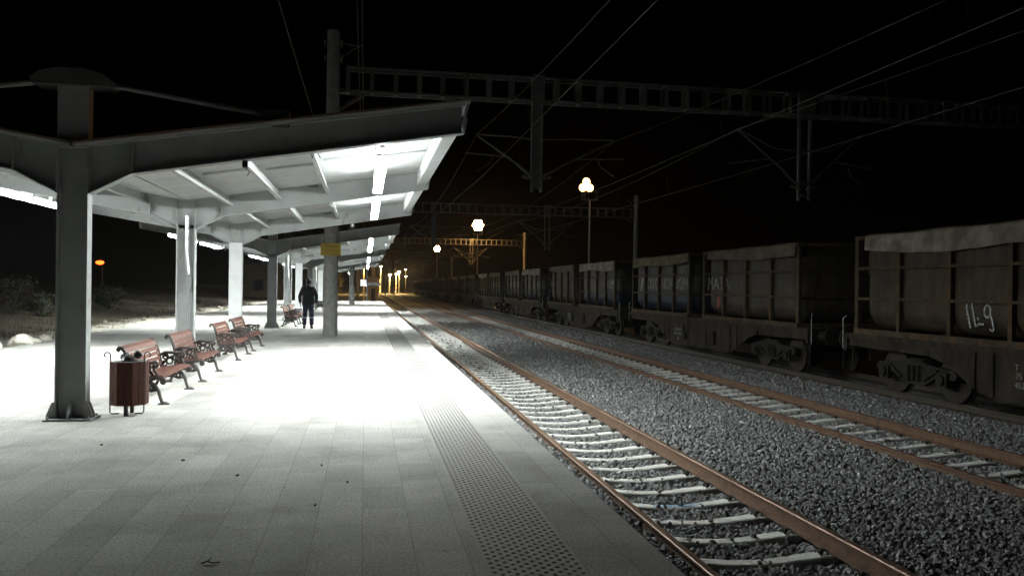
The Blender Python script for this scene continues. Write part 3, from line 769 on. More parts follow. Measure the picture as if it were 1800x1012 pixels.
# ------------------------------------------------------------------ litter bin
lb = thing('litter_bin', 'brown octagonal wooden litter bin with scrolled iron rods beside the near column', 'bin', (-2.72,10.28,0))
R0 = 0.215
mb = MB()
for k in range(8):
    a0 = math.radians(22.5+45*k); a1 = math.radians(67.5+45*k)
    p0 = Vector((R0*math.cos(a0),R0*math.sin(a0),0)); p1 = Vector((R0*math.cos(a1),R0*math.sin(a1),0)); d = (p1-p0); L_ = d.length; d.normalize(); nrm = Vector((d.y,-d.x,0))
    for j in range(2):
        q0 = p0+d*(L_*j/2+0.003); q1 = p0+d*(L_*(j+1)/2-0.003)
        vs = []
        for z in (0.125,0.625):
            for q,o_ in ((q0,0.0),(q1,0.0),(q1,-0.02),(q0,-0.02)): vs.append((q.x+nrm.x*o_, q.y+nrm.y*o_, z))
        mb.add(vs, [(3,2,1,0),(4,5,6,7),(0,1,5,4),(1,2,6,5),(2,3,7,6),(3,0,4,7)])
mb.build('wooden_shell', M['bin_wood'], lb)
mb = MB(); mb.lathe([(0.175,0.13),(0.185,0.622),(0.192,0.632),(0.182,0.636),(0.176,0.62),(0.17,0.20),(0.01,0.19)], 20); mb.build('liner', M['bin_rim'], lb)
for (x,y) in ((0,-0.13),(0,0.13)):
    q = MB(); q.bb(x-0.02,x+0.02,y-0.02,y+0.02,0.0,0.16); q.build('leg', M['dark_metal'], lb)
for s_ in (-1,1):
    q = MB(); x = s_*0.185; y = -0.09
    q.tube([(x-s_*0.10,y,0.028),(x-s_*0.02,y,0.024),(x,y,0.045),(x,y,0.40),(x,y,0.66)]+[(x+s_*0.0+px, y, pz) for px,pz in [(s_*(-0.0),0.70)]]+[(x+s_*(cx_), y, cz_) for cx_,cz_ in arc(0.038,0.705,0.038,180,-60,10,0.026)], 0.0075, 6)
    q.build('scroll_rod', M['iron'], lb)
q = MB()
for (cx_,cy_,cz_,r_) in ((-0.045,0.02,0.675,0.062),(0.075,0.05,0.70,0.05),(0.0,-0.03,0.645,0.07)):
    bm = bmesh.new(); bmesh.ops.create_icosphere(bm, subdivisions=2, radius=r_)
    q.add([(cx_+v.co.x*(1+random.uniform(-.2,.2)), cy_+v.co.y*(1+random.uniform(-.2,.2)), cz_+v.co.z*(1+random.uniform(-.2,.15))) for v in bm.verts], [[v.index for v in f.verts] for f in bm.faces]); bm.free()
q.build('rubbish_bag', M['bag'], lb)

# ------------------------------------------------------------------ debris on the paving
deb = [(-0.83,4.75,0.10,'twig'),(-1.0,6.9,0.045,'leaf'),(-0.35,7.2,0.03,'leaf'),(-0.12,6.55,0.035,'leaf'),(-0.33,5.9,0.03,'leaf'),(-2.45,8.35,0.04,'leaf'),(-1.55,7.55,0.05,'leaf')]
for k, (x,y,s_,kd) in enumerate(deb):
    s_ *= 0.6
    q = MB()
    if kd == 'twig':
        q.tube([(x-0.045,y,0.006),(x-0.015,y+0.010,0.014),(x+0.02,y-0.008,0.009),(x+0.05,y+0.008,0.007)], 0.0045, 5)
        q.tube([(x-0.015,y+0.010,0.014),(x+0.0,y+0.035,0.020)], 0.0035, 5); q.tube([(x+0.02,y-0.008,0.009),(x+0.04,y-0.024,0.015)], 0.0035, 5)
        tag(q.build('twig', M['bark']), 'dark forked twig lying on the paving at the bottom of the picture', 'twig')
    else:
        a = random.uniform(0,PI)
        pts = [(x+s_*0.5*math.cos(a+t)*(1 if abs(math.cos(t))>0.5 else 0.55), y+s_*0.5*math.sin(a+t)*0.8, 0.004+0.006*((i*5)%3)) for i,t in enumerate([k_*PI/4 for k_ in range(8)])]
        vs = pts+[(p[0],p[1],0.001) for p in pts]
        q.add(vs, [tuple(range(8)),tuple(range(15,7,-1))]+[(i,i+8,(i+1)%8+8,(i+1)%8) for i in range(8)])
        tag(q.build('dead_leaf', M['bark']), 'small dark dead leaf lying on the bare paving', 'leaf', 'dead leaves on the paving')

# ------------------------------------------------------------------ overhead line gantries
def make_gantry(W):
    root = thing('catenary_gantry', 'nearest overhead line gantry on the concrete mast with the yellow sign', 'gantry', (-1.05,25.8,0), 'overhead line gantries')
    Z0, Z1 = 7.50, 8.22
    for x, zb in ((0.0,0.0),(W,-1.05)):
        m = MB(); m.lathe([(0.225,zb),(0.222,0.5),(0.19,9.35),(0.02,9.38)], 18, (x,0,0)); ms = m.build('mast', M['concrete'], root, smooth=False)
        q = MB(); s_ = 1 if x == 0 else -1
        for z in (8.50,8.95):
            for sx in (-1,1): q.tube([(x+sx*0.20,0,z),(x+sx*0.25,0,z),(x+sx*0.25,0,z-0.10),(x+sx*0.25,0,z+0.12)], 0.035, 8)
        q.build('insulator', M['insul'], ms)
        a = MB(); a.tube([(x+s_*0.25,0,8.98),(x+s_*0.62,0,8.95),(x+s_*0.86,0,8.97)], 0.02, 6); a.tube([(x+s_*0.25,0,8.52),(x+s_*0.55,0,8.80),(x+s_*0.80,0,8.93)], 0.022, 6); a.build('feeder_bracket', M['gantry'], ms)
        c = MB(); c.bar((x+s_*0.19,0,6.95),(x+s_*0.95,0,7.46),0.12,0.10); c.bar((x+s_*0.18,0,7.52),(x+s_*0.45,0,7.52),0.3,0.12); c.build('corbel', M['gantry'], ms)
    b = MB()
    for y in (-0.20,0.20):
        for z in (Z0,Z1): b.bb(0.40,W-0.40,y-0.035,y+0.035,z-0.035,z+0.035)
    n = round(W/0.755)
    for i in range(n+1):
        x = 0.45+(W-0.9)*i/n
        for y in (-0.20,0.20): b.bb(x-0.065,x+0.065,y-0.012,y+0.012,Z0+0.036,Z1-0.036)
        b.bb(x-0.06,x+0.06,-0.164,0.164,Z0-0.02,Z0+0.012); b.bb(x-0.05,x+0.05,-0.164,0.164,Z1-0.012,Z1+0.012)
    b.build('lattice_beam', M['gantry'], root)
    for xi, (x, solid) in enumerate(((6.42,True),(15.75,False))):
        d = MB(); zb = 4.62
        if solid:
            for s_ in (-1,1): d.bb(x+s_*0.15-0.03,x+s_*0.15+0.03,-0.10,0.10,zb,Z1+0.12)
            d.bb(x-0.12,x+0.12,-0.02,0.02,zb+0.1,Z1)
            d.bb(x-0.19,x+0.19,-0.262,-0.237,Z0-0.12,Z1+0.1)
        else:
            for s_ in (-1,1): d.bb(x+s_*0.2-0.04,x+s_*0.2+0.04,-0.06,0.06,zb,Z1+0.12)
            for z in (4.8,5.2,6.3,7.42): d.bb(x-0.16,x+0.16,-0.05,0.05,z-0.05,z+0.05)
            d.bb(x-0.26,x+0.26,-0.262,-0.237,Z0-0.12,Z1+0.1)
        dp = d.build('drop_post', M['gantry'], root)
        for s_ in ((-1,1)):
            tipx = (T1+1.05 if s_ < 0 else T2+1.05) if xi == 0 else (T3+1.05 if s_ < 0 else 16.9+1.05)
            tz = 6.36 if xi == 0 else 6.95
            a = MB(); x0 = x+s_*0.18
            a.tube([(x0,0,6.30),(x+(tipx-x)*0.45,0,6.36),(tipx,0,tz+0.02)], 0.024, 7)                 # top stay
            a.tube([(x0,0,5.12),(x+(tipx-x)*0.30,0,5.12+(tz-5.12)*0.26)], 0.05, 8)                  # insulated foot
            a.tube([(x+(tipx-x)*0.28,0,5.12+(tz-5.12)*0.25),(tipx-s_*0.05,0,tz-0.03)], 0.034, 8)         # diagonal tube
            a.tube([(x+(tipx-x)*0.52,0,5.12+(tz-5.12)*0.48),(tipx+s_*0.35,0,5.78)], 0.022, 6)         # registration tube
            a.tube([(tipx-s_*0.55,0,5.76),(tipx-s_*0.45,0,5.5),(tipx,0,5.20)], 0.013, 6)               # steady arm
            a.bar((x0-s_*0.1,0,5.02),(x0+s_*0.3,0,5.10),0.06,0.09)
            a.build('cantilever_arm', M['gantry'], dp)
    return root
gan0 = make_gantry(28.0); gan = make_gantry(23.4)
GY_ = [25.8, 66.0, 115.0, 165.0, 215.0]
gl = ['', 'second overhead line gantry, crossing behind the lamp on the right', 'third overhead line gantry, lit orange by the lamp beside it', 'fourth overhead line gantry, small and dim beyond the orange lit one', 'farthest overhead line gantry among the yellow lights']
gan.location = (-1.05, GY_[1], 0); gan['label'] = gl[1]
for y, l in zip(GY_[2:], gl[2:]):
    copy_tree(gan, loc=(-1.05, y, 0), label=l)

# yellow warning sign on the near mast
sg = thing('warning_sign', 'yellow warning sign with dark lettering strapped to the concrete mast', 'sign', (-1.05,25.555,2.63))
q = MB(); q.bb(-0.305,0.305,-0.006,0.006,-0.185,0.185); q.build('panel', M['sign_y'], sg)
text_obj('heading', '! D\u0130KKAT !', 0.115, M['sign_ink'], (0,-0.0085,0.10), sg, '-y')
for k, s_ in enumerate(('Y\u00dcKSEK GER\u0130L\u0130M HATTI', 'ALTINDA DURMAYINIZ', 'TELLERE DOKUNMAYINIZ')):
    text_obj('text_line', s_, 0.046, M['sign_ink'], (0,-0.0085,-0.01-0.065*k), sg, '-y')
q = MB(); q.tube([(0.228*math.cos(a), 0.245+0.228*math.sin(a), 0.08) for a in [k*2*PI/20 for k in range(21)]], 0.008, 5); q.build('strap', M['galv'], sg)

# overhead wires
def catenary(x, zc, zm, sag, label, rw=0.010):
    root = thing('catenary_wires', label, 'wire', (x,0,0), 'overhead wires over the tracks')
    sup = [-22.0]+GY_+[262.0]
    cw = MB(); cw.tube([(0.25*(1 if k%2 else -1),y,zc) for k,y in enumerate(sup)], rw*0.9, 5); cw.build('contact_wire', M['wire'], root)
    pts = []
    for k,(a,b) in enumerate(zip(sup[:-1], sup[1:])):
        for i in range(12):
            t = i/12; pts.append((0.0, a+(b-a)*t, zm-4*sag*t*(1-t)))
            if i in (2,4,6,8,10):
                sx = 0.25*(1 if k%2 else -1)*(1-2*t); MB().tube([(0.0,a+(b-a)*t,zm-4*sag*t*(1-t)),(sx,a+(b-a)*t,zc)], 0.005, 4).build('dropper', M['wire'], root)
    pts.append((0,sup[-1],zm))
    mw = MB(); mw.tube(pts, rw, 5); mw.build('messenger_wire', M['wire'], root)
catenary(T1, 5.10, 6.36, 0.80, 'overhead wires hung above the track beside the platform')
catenary(T2, 5.10, 6.34, 0.80, 'overhead wires hung above the middle track')
catenary(T3, 5.50, 6.95, 0.55, 'overhead wires hung above the track with the freight wagons', 0.014)
def feeder(x, z, y0, y1, label, r=0.015):
    q = MB(); n = 24; q.tube([(0,y0+(y1-y0)*i/n, 0.12*math.sin((y0+(y1-y0)*i/n)/40*2*PI)) for i in range(n+1)], r, 5)
    tag(q.build('feeder_wire', M['wire'], loc=(x,0,z)), label, 'wire', 'feeder wires beside the mast')
feeder(-2.02, 8.0, -25, 260, 'single wire slanting down to the roof left of the concrete mast', 0.018)
feeder(-0.30, 8.97, -25, 260, 'left wire of the pair passing the bracket on the concrete mast')
feeder(-0.17, 8.97, -25, 260, 'right wire of the pair passing the bracket on the concrete mast')

# ------------------------------------------------------------------ freight wagons
def make_wagon():
    root = thing('flat_wagon', 'x', 'wagon', (0,0,0), 'flat wagons of the freight train')
    HL = 7.05; zt = 1.22
    fr = MB()
    for s_ in (-1,1):
        x = s_*1.22
        fr.bb(x-0.05,x+0.05,-HL,HL,1.10,zt); 
        prof = [(-4.3,1.098),(-4.25,0.90),(-3.75,0.78),(-3.3,0.55),(-2.9,0.36),(-2.6,0.28),(2.6,0.28),(2.9,0.36),(3.3,0.55),(3.75,0.78),(4.25,0.90),(4.3,1.098)]
        fr.prism(prof, x-s_*0.02-0.012, x-s_*0.02+0.012, 'x')
        fr.prism([(-HL,1.098),(-HL,0.93),(-4.31,0.90),(-4.31,1.098)], x-s_*0.03-0.012, x-s_*0.03+0.012, 'x'); fr.prism([(HL,1.098),(HL,0.93),(4.31,0.90),(4.31,1.098)], x-s_*0.03-0.012, x-s_*0.03+0.012, 'x')
        for y in (-3.0,-2.55,-0.75,0.75,2.55,3.0): fr.bb(x-0.03,x+s_*0.045+0.02,y-0.03,y+0.03,0.30 if abs(y)<2.8 else 0.42,1.095)
        fr.bb(x-0.05,x+0.05,-2.5,2.5,0.262,0.283)
    for y in (-HL,HL): fr.bb(-1.27,1.27,y-0.06,y+0.06,0.85,1.215)
    for y in (-4.9,-2.5,0,2.5,4.9): fr.bb(-1.16,1.16,y-0.1,y+0.1,0.9,1.20)
    fr.bb(-0.3,0.3,-HL+0.1,HL-0.1,0.75,1.19)
    fr.build('underframe', M['wagon'], root)
    for sy in (-1,1):
        bg = MB(); yc = sy*4.9
        for sx in (-1,1):
            x = sx*1.02
            bg.prism([(yc-1.25,0.56),(yc-1.15,0.66),(yc-0.45,0.70),(yc-0.2,0.78),(yc+0.2,0.78),(yc+0.45,0.70),(yc+1.15,0.66),(yc+1.25,0.56),(yc+1.2,0.47),(yc+0.62,0.45),(yc+0.32,0.27),(yc-0.32,0.27),(yc-0.62,0.45),(yc-1.2,0.47)], x-0.05, x+0.05, 'x')
            for w in (-0.9,0.9):
                bg.bb(x-0.06+sx*0.06,x+0.06+sx*0.06,yc+w-0.15,yc+w+0.15,0.31,0.60)
                bg.disc((x+sx*0.14,yc+w,0.455),(1,0,0),0.105,0.06,12)
            for k in (-0.16,0.0,0.16):
                bg.tube([(x+sx*0.07,yc+k,0.34),(x+sx*0.07,yc+k,0.66)], 0.05, 8)
            bg.bar((x+sx*0.09,yc-0.75,0.62),(x+sx*0.09,yc-0.35,0.40),0.03,0.05); bg.bar((x+sx*0.09,yc+0.75,0.62),(x+sx*0.09,yc+0.35,0.40),0.03,0.05)
        bg.bb(-1.0,1.0,yc-0.25,yc+0.25,0.55,0.80)
        bo_ = bg.build('bogie', M['bogie'], root)
        for w in (-0.9,0.9):
            wb = MB()
            for sx in (-1,1):
                wb.disc((sx*0.755,yc+w,0.458),(1,0,0),0.458,0.125,28); wb.disc((sx*0.70,yc+w,0.458),(1,0,0),0.485,0.03,28)
                wb.disc((sx*0.83,yc+w,0.458),(1,0,0),0.16,0.04,16)
            wb.tube([(-0.75,yc+w,0.458),(0.75,yc+w,0.458)], 0.08, 10)
            wb.build('wheelset', M['wheel'], bo_)
        for sx in (-1,1):
            b = MB(); ye = sy*HL
            b.tube([(sx*0.875,ye+sy*0.05,1.04),(sx*0.875,ye+sy*0.40,1.04)], [0.12,0.10], 12); b.disc((sx*0.875,ye+sy*0.52,1.04),(0,1,0),0.22,0.05,20); b.tube([(sx*0.875,ye+sy*0.38,1.04),(sx*0.875,ye+sy*0.50,1.04)], 0.07, 10)
            b.build('buffer', M['bogie'], root)
            if sy > 0:
                st = MB(); st.tube([(-1.18,ye-0.3,0.95),(-1.2,ye-0.3,0.42),(-1.2,ye+0.05,0.42),(-1.18,ye+0.05,0.95)], 0.016, 6); 
        h = MB(); ye = sy*HL
        h.tube([(0.3,ye+sy*0.06,0.95),(0.3,ye+sy*0.3,0.70),(0.26,ye+sy*0.42,0.45),(0.2,ye+sy*0.55,0.48)], 0.03, 8); h.bb(-0.06,0.06,ye+sy*0.06-0.02,ye+sy*0.40+0.02,0.95,1.05)
        h.build('coupling', M['bogie'], root)
        hs = MB(); hs.tube([(-1.22,ye-sy*0.25,0.90),(-1.25,ye-sy*0.25,0.38),(-1.25,ye+sy*0.12,0.38),(-1.22,ye+sy*0.12,0.90)], 0.016, 6); hs.build('step', M['bogie'], root)
        hd = MB(); hd.tube([(-1.20,ye+sy*0.10,0.80),(-1.23,ye+sy*0.16,0.85),(-1.23,ye+sy*0.16,1.55),(-1.18,ye+sy*0.10,1.60)], 0.012, 6); hd.build('handrail', M['rod'], root)
    # brake gear boxes on the sole bar
    bx2 = MB(); bx2.bb(-1.30,-1.255,0.9,1.15,0.45,0.70); bx2.tube([(-1.29,1.02,0.66),(-1.29,1.02,0.92)],0.03,8); bx2.build('brake_lever_box', M['bogie'], root); bx3 = MB(); bx3.bb(-1.30,-1.255,-1.5,-1.35,0.4,0.85); bx3.build('lever_plate', M['bogie'], root)
    for k, (s_, sz) in enumerate((('T',0.13),('75 DB-40A',0.15),('453 3 405-1',0.15),('Sgs',0.13))):
        text_obj('stencil_text', s_, sz, M['stencil'], (-1.2195, 1.70-0.0*k+( -0.0 if k else 0.32), 0.90-0.155*k), root)
    return root
wag = make_wagon()
WC = [10.3+15.8*k for k in range(12)]
wl = ['nearest flat wagon, its sole bar stencilled in white, at the right edge', 'second flat wagon from the right, under the containers with faded lettering'] + [f'{o_} flat wagon from the right of the freight train' for o_ in ('third','fourth','fifth','sixth','seventh','eighth','ninth','tenth','eleventh','twelfth')]
for i, y in enumerate(WC):
    if i == 0: wag.location = (T3,y,RAIL); wag['label'] = wl[0]
    else: copy_tree(wag, loc=(T3,y,RAIL), label=wl[i])

def rail_grid(mb, hw, hl, H):
    """outer frame: posts and horizontal rails standing proud of the tub"""
    ys_ = [-hl, -hl/2, 0, hl/2, hl]
    for s_ in (-1,1):
        x = s_*hw
        for i, y in enumerate(ys_):
            w = 0.10 if i in (0,4) else 0.075
            yy = y+(0.05 if i == 0 else (-0.05 if i == 4 else 0))
            mb.bb(x-s_*0.04-0.03, x-s_*0.04+0.03, yy-w/2+0.01, yy+w/2-0.01, 0.121, H); mb.bb(x-0.035,x+0.045,yy-w/2-0.012,yy+w/2+0.012,0.121,H)
        for z in (0.79, 1.46): 
            for (ya,yb) in ((-hl+0.101,-hl/2-0.038),(-hl/2+0.038,-0.038),(0.038,hl/2-0.038),(hl/2+0.038,hl-0.101)):
                mb.bb(x-0.035, x+0.035, ya, yb, z-0.03, z+0.03)
        mb.bb(x-0.07, x+0.07, -hl, hl, 0.0, 0.12); mb.bb(x-0.05,x+0.05,-hl,hl,H+0.001,H+0.09)
    for y in (-hl+0.05, hl-0.05):
        mb.bb(-hw+0.071, hw-0.071, y-0.05, y+0.05, 0.0, 0.119); mb.bb(-hw+0.051, hw-0.051, y-0.05, y+0.05, H+0.002, H+0.088)
        for z in (0.79,1.46): mb.bb(-hw+0.05, hw-0.05, y-0.03, y+0.03, z-0.03, z+0.03)

def make_container(tub_m, tarp_m, seed):
    rr = random.Random(seed)
    root = thing('bulk_container', 'x', 'container', (0,0,0), 'open framed bulk containers on the wagons')
    hl, hw, H = 3.03, 1.25, 2.10
    f = MB(); rail_grid(f, hw, hl, H); f.build('frame', M['frame_br'], root)
    t = MB(); t.rbox(2*hw-0.13, 2*hl-0.20, H-0.10, 0.42, 5, (0,0,0.14+(H-0.10)/2)); t.bb(-hw+0.15,hw-0.15,-hl+0.22,hl-0.22,1.35,H+0.05)
    t.build('tub', tub_m, root, smooth=True).data.polygons.foreach_set('use_smooth', [True]*(len(t.f)-6)+[False]*6)
    # tarpaulin tied over the top, hanging over the side frame with an uneven hem
    q = MB(); ny_ = 28
    sec = []
    ya, yb = -hl+rr.uniform(0.02,0.08), hl-rr.uniform(0.05,0.45)
    for j in range(ny_+1):
        y = ya+(yb-ya)*j/ny_
        ph = rr.uniform(-1,1)
        dl = 0.27+0.05*math.sin(y*1.1+seed)+0.05*math.sin(y*0.5+seed*2)+rr.uniform(-0.012,0.012)
        dr = 0.25+0.06*math.sin(y*0.9+seed*3)
        bul = 0.02+0.012*math.sin(y*4+seed)+rr.uniform(-0.004,0.008)
        row = [(-hw-0.065-bul, H-dl),(-hw-0.062-bul*1.2, H-dl*0.5),(-hw-0.06-bul*0.5, H+0.04),(-hw-0.03,H+0.096+0.008*math.sin(y*3+seed)),(-hw*0.5,H+0.115+0.02*math.sin(y*1.3+seed)),(0,H+0.12+0.03*math.sin(y*1.7+seed)),(hw*0.5,H+0.12+0.02*math.sin(y*1.1)),(hw+0.02,H+0.10),(hw+0.065,H+0.04),(hw+0.075,H-dr)]
        sec.append([(x,y,z) for x,z in row])
    n = len(sec[0]); vs = [p for r_ in sec for p in r_]
    vs2 = [(x*(1-0.006) ,y,z-0.008) for x,y,z in vs]
    m_ = len(vs)
    fs = [(j*n+i,(j+1)*n+i,(j+1)*n+i+1,j*n+i+1) for j in range(ny_) for i in range(n-1)]
    fs2 = [tuple(reversed([k+m_ for k in f_])) for f_ in fs]
    edge = [(j*n, j*n+m_, (j+1)*n+m_, (j+1)*n) for j in range(ny_)]+[(j*n+n-1,(j+1)*n+n-1,(j+1)*n+n-1+m_,j*n+n-1+m_) for j in range(ny_)]
    edge += [(i,i+1,i+1+m_,i+m_) for i in range(n-1)]+[(ny_*n+i,ny_*n+i+m_,ny_*n+i+1+m_,ny_*n+i+1) for i in range(n-1)]
    q.add(vs+vs2, fs+fs2+edge); q.build('tarpaulin', tarp_m, root, smooth=False)
    return root
protos = [make_container(M['tub_brown'], M['tarp_w'], 1), make_container(M['tub_grey'], M['tarp_b'], 2), make_container(M['tub_blue'], M['tarp_o'], 3), make_container(M['tub_blue'], M['tarp_w'], 4)]
used = [False]*4
zc = RAIL+1.222
XF = -1.25+0.065   # tub face, local
def place_container(pi, y, lab):
    p = protos[pi]
    if not used[pi]: o = p; used[pi] = True; o.location = (T3,y,zc); o['label'] = lab
    else: o = copy_tree(p, loc=(T3,y,zc), label=lab)
    return o
o = place_container(0, 10.3+3.63, 'nearest brown bulk container chalked 149 under a dirty white tarpaulin')
def ribbon(mb, pts, w):
    """flat stroke on the tub face; pts in (reader right, up)"""
    pts3 = [(-0.004, -a, b) for a,b in pts]
    mb.tube(pts3, w, 6, flat=((1,0,0),0.12))
ch = MB()
ribbon(ch, [(-0.36,0.24),(-0.355,0.14),(-0.30,-0.05),(-0.25,-0.20)], 0.022)
ribbon(ch, [(-0.22,0.27),(-0.215,0.17),(-0.17,0.0),(-0.12,-0.17),(-0.05,-0.12),(0.08,-0.12)], 0.021)
ribbon(ch, [(-0.08,0.0),(-0.05,-0.06)], 0.016)
ribbon(ch, [(0.16+0.075*math.cos(a), 0.12+0.115*math.sin(a)) for a in [k*2*PI/16-0.5 for k in range(17)]]+[(0.27,-0.03),(0.32,-0.20),(0.30,-0.24),(0.22,-0.20)], 0.019)
ch.build('chalk_number', M['chalk_highlight'], o, loc=(XF, -0.72, 0.50))
o = place_container(1, 26.1-3.63, 'dark grey brown bulk container with letters MATA, right one of the second wagon')
text_obj('faded_lettering', 'MATA', 0.60, M['faded'], (XF-0.003, 2.05, 1.13), o)
q = MB(); q.bb(-0.003,0.0,-0.10,0.10,-0.17,0.17); q.build('red_mark', M['red_mark'], o, loc=(XF-0.001, 2.02, 0.55))
o = place_container(2, 26.1+3.63, 'blue banded bulk container with faded white lettering and olive tarpaulin')
for s_, y in (('OTO',0.78),('NOA',-0.72),('BOM',-2.1)): text_obj('faded_lettering', s_, 0.60, M['faded'], (XF-0.003, y, 1.13), o)
q = MB(); q.prism([(0.12,-0.30),(0.02,-0.28),(-0.20,0.20),(-0.10,0.33)], -0.004, 0.0, 'x'); q.build('mark_and_highlight', M['chalk_highlight'], o, loc=(XF-0.001, 2.15, 1.13))  # white mark and the tub's specular highlight, put in as colour
o = place_container(3, 41.9-3.63, 'blue banded bulk container under the palest tarpaulin, right one of the third wagon')
text_obj('faded_lettering', 'KUM', 0.55, M['faded'], (XF-0.003, -2.1, 1.13), o)
place_container(1, 41.9+3.63, 'grey bulk container with brown tarpaulin, left one of the third wagon')
ords = ['fourth','fifth','sixth','seventh','eighth','ninth','tenth','eleventh','twelfth']
for k, od in enumerate(ords):
    y = WC[3+k]
    place_container((0,2,1,3)[k%4] if k else 3, y-3.63, f'right hand bulk container on the {od} wagon of the freight train')
    place_container((1,0,3,1)[k%4] if k else 2, y+3.63, f'left hand bulk container on the {od} wagon of the freight train')

# ------------------------------------------------------------------ yard lamps behind the train
def make_lamp(lens, label, loc, h, both=False, spots_=((-0.62,0.06),(-0.10,0.06),(-0.36,0.50))):
    root = thing('yard_lamp', label, 'lamp post', loc, 'yard lamps behind the train')
    q = MB(); q.lathe([(0.11,-0.95),(0.10,0.0),(0.055,h-0.9),(0.05,h-0.55)], 12); q.build('pole', M['pale_post'], root)
    q = MB()
    q.bb(-0.55,0.55,-0.28,-0.24,h-0.62,h-0.56); q.bb(-0.55,0.55,0.24,0.28,h-0.62,h-0.56)
    for x in (-0.53,-0.05,0.05,0.53): q.bb(x-0.02,x+0.02,-0.24,0.24,h-0.60,h-0.565)
    for x in (-0.53,0.53):
        q.bb(x-0.015,x+0.015,-0.275,-0.245,h-0.56,h-0.02); q.bb(x-0.015,x+0.015,0.245,0.275,h-0.56,h-0.02)
    q.bb(-0.55,0.55,-0.275,-0.25,h-0.04,h-0.01)
    q.build('head_frame', M['gantry'], root)
    for (x,dz) in spots_:
        c0 = Vector((x,-0.28,h+dz+0.22)); ax = Vector((0,-1,-0.12)).normalized()
        f = MB(); f.tube([c0-ax*0.42, c0-ax*0.30, c0-ax*0.02],[0.12,0.22,0.30],16); f.bb(x-0.03,x+0.03,-0.26,0.26,h-0.56,h-0.50); f.tube([(x,0.0,h-0.5),(x,0.0,h+dz+0.2)],0.03,6); fl = f.build('floodlight', M['gantry'], root)
        l = MB(); l.cur = 1; l.tube([c0-ax*0.018, c0+ax*0.02],[0.31,0.30],16); l.cur = 0; l.tube([c0+ax*0.021, c0+ax*0.05, c0+ax*0.10],[0.245,0.22,0.10],16); l.build('lens', [lens, M['sod_rim']], fl)
        if both:
            c1 = Vector((x,0.20,h+dz+0.22)); ax = Vector((0,1,-0.12)).normalized()
            f = MB(); f.tube([c1-ax*0.20, c1-ax*0.02],[0.12,0.30],16); fl = f.build('floodlight', M['gantry'], root)
            l = MB(); l.cur = 1; l.tube([c1-ax*0.018, c1+ax*0.02],[0.31,0.30],16); l.cur = 0; l.tube([c1+ax*0.021, c1+ax*0.05, c1+ax*0.10],[0.245,0.22,0.10],16); l.build('lens', [lens, M['sod_rim']], fl)
    return root
make_lamp(M['sod1'], 'tall sodium lamp on a thin pole standing behind the blue banded container', (16.5,59.5,0), 8.75)
make_lamp(M['sod2'], 'sodium lamp glowing above the orange lit gantry', (15.1,111.6,0), 9.3, True, ((-0.26,0.0),(0.26,0.0),(-0.52,0.46),(0.0,0.46),(0.52,0.46),(-0.26,0.92),(0.26,0.92)))
make_lamp(M['sod3'], 'small sodium lamp farther along than the orange lit gantry', (16.5,193.0,0), 9.7, False, ((-0.26,0.0),(0.26,0.0),(-0.52,0.46),(0.0,0.46),(0.52,0.46),(-0.26,0.92),(0.26,0.92)))

# ------------------------------------------------------------------ far end of the station
def street_lamp(label, loc, h, lens, r, group, post=None):
    root = thing('street_lamp', label, 'lamp post', loc, group)
    q = MB(); q.lathe([(0.12,-0.9),(0.10,0.0),(0.06,h-0.3)], 10); q.tube([(0,0,h-0.32),(0,-0.1,h-0.05),(0,-0.5,h+0.08)], 0.05, 8); q.build('post', post or M['pale_post'], root)
    q = MB(); q.prism([(-0.95,h+0.02),(-0.85,h+0.18),(-0.45,h+0.20),(-0.42,h+0.05)], -0.18, 0.18, 'x'); hd = q.build('lamp_head', M['gantry'], root)
    bm = bmesh.new(); bmesh.ops.create_icosphere(bm, subdivisions=2, radius=r); q = MB()
    q.add([(v.co.x, v.co.y-0.70, v.co.z*0.55+h-0.02) for v in bm.verts], [[v.index for v in f.verts] for f in bm.faces]); bm.free()
    q.build('lens', lens, hd)
    return root
far = [(10.0,250,5.9,'sodium lamp on a pale post, tallest of the far yellow cluster'),(8.6,235,5.0,'sodium lamp on a bright pale post, middle of the far yellow cluster'),(6.6,228,4.7,'sodium lamp on a pale post, left of the far yellow cluster'),(4.2,232,7.0,'sodium lamp lighting the far track bed straight past the platform end'),(-0.2,104,4.3,'added sodium lamp past the platform end, hidden behind the farthest canopy')]  # last lamp is added, hidden behind farthest canopy to light pillar and tree
for x,y,h,l in far: street_lamp(l, (x,y,-0.1), h, M['sodfar'] if y > 110 else M['sodmid'], 0.30, 'far lamps past the platform end')
for x,y,h,l in ((14.4,300,5.1,'tiny amber lamp right of the far yellow cluster'),(14.6,305,7.7,'tiny amber lamp high above the far yellow cluster'),(18.4,310,3.2,'tiny amber lamp low beside the end of the train')): street_lamp(l, (x,y,-0.1), h, M['sodmid'], 0.26, 'tiny far amber lamps')
street_lamp('white lamp beyond the farthest canopy, upper one of a pair', (-2.2,140,0), 4.4, M['whitelamp'], 0.32, 'white lamps beyond the farthest canopy')
street_lamp('white lamp beyond the farthest canopy, lower one of a pair', (-2.3,128,0), 3.4, M['whitelamp'], 0.28, 'white lamps beyond the farthest canopy')
street_lamp('small orange lamp glowing alone in the dark on the left', (-23.6,80,0.6), 2.75, M['sodred'], 0.36, None, M['bag'])
for k,(x,y,h) in enumerate(((5.2,215,4.0),(4.1,240,3.4),(7.4,262,5.0))):
    q = MB(); q.lathe([(0.22,-1.0),(0.20,0.0),(0.17,h),(0.05,h+0.05)], 10)
    tag(q.build('pale_post', M['pale_post'], loc=(x,y,0)), ('pale post lit yellow, shortest of three among the far lamps','pale post lit yellow, left of three among the far lamps','pale post lit yellow, tallest of three among the far lamps')[(0,1,2)[k]], 'post', 'pale posts among the far lamps')
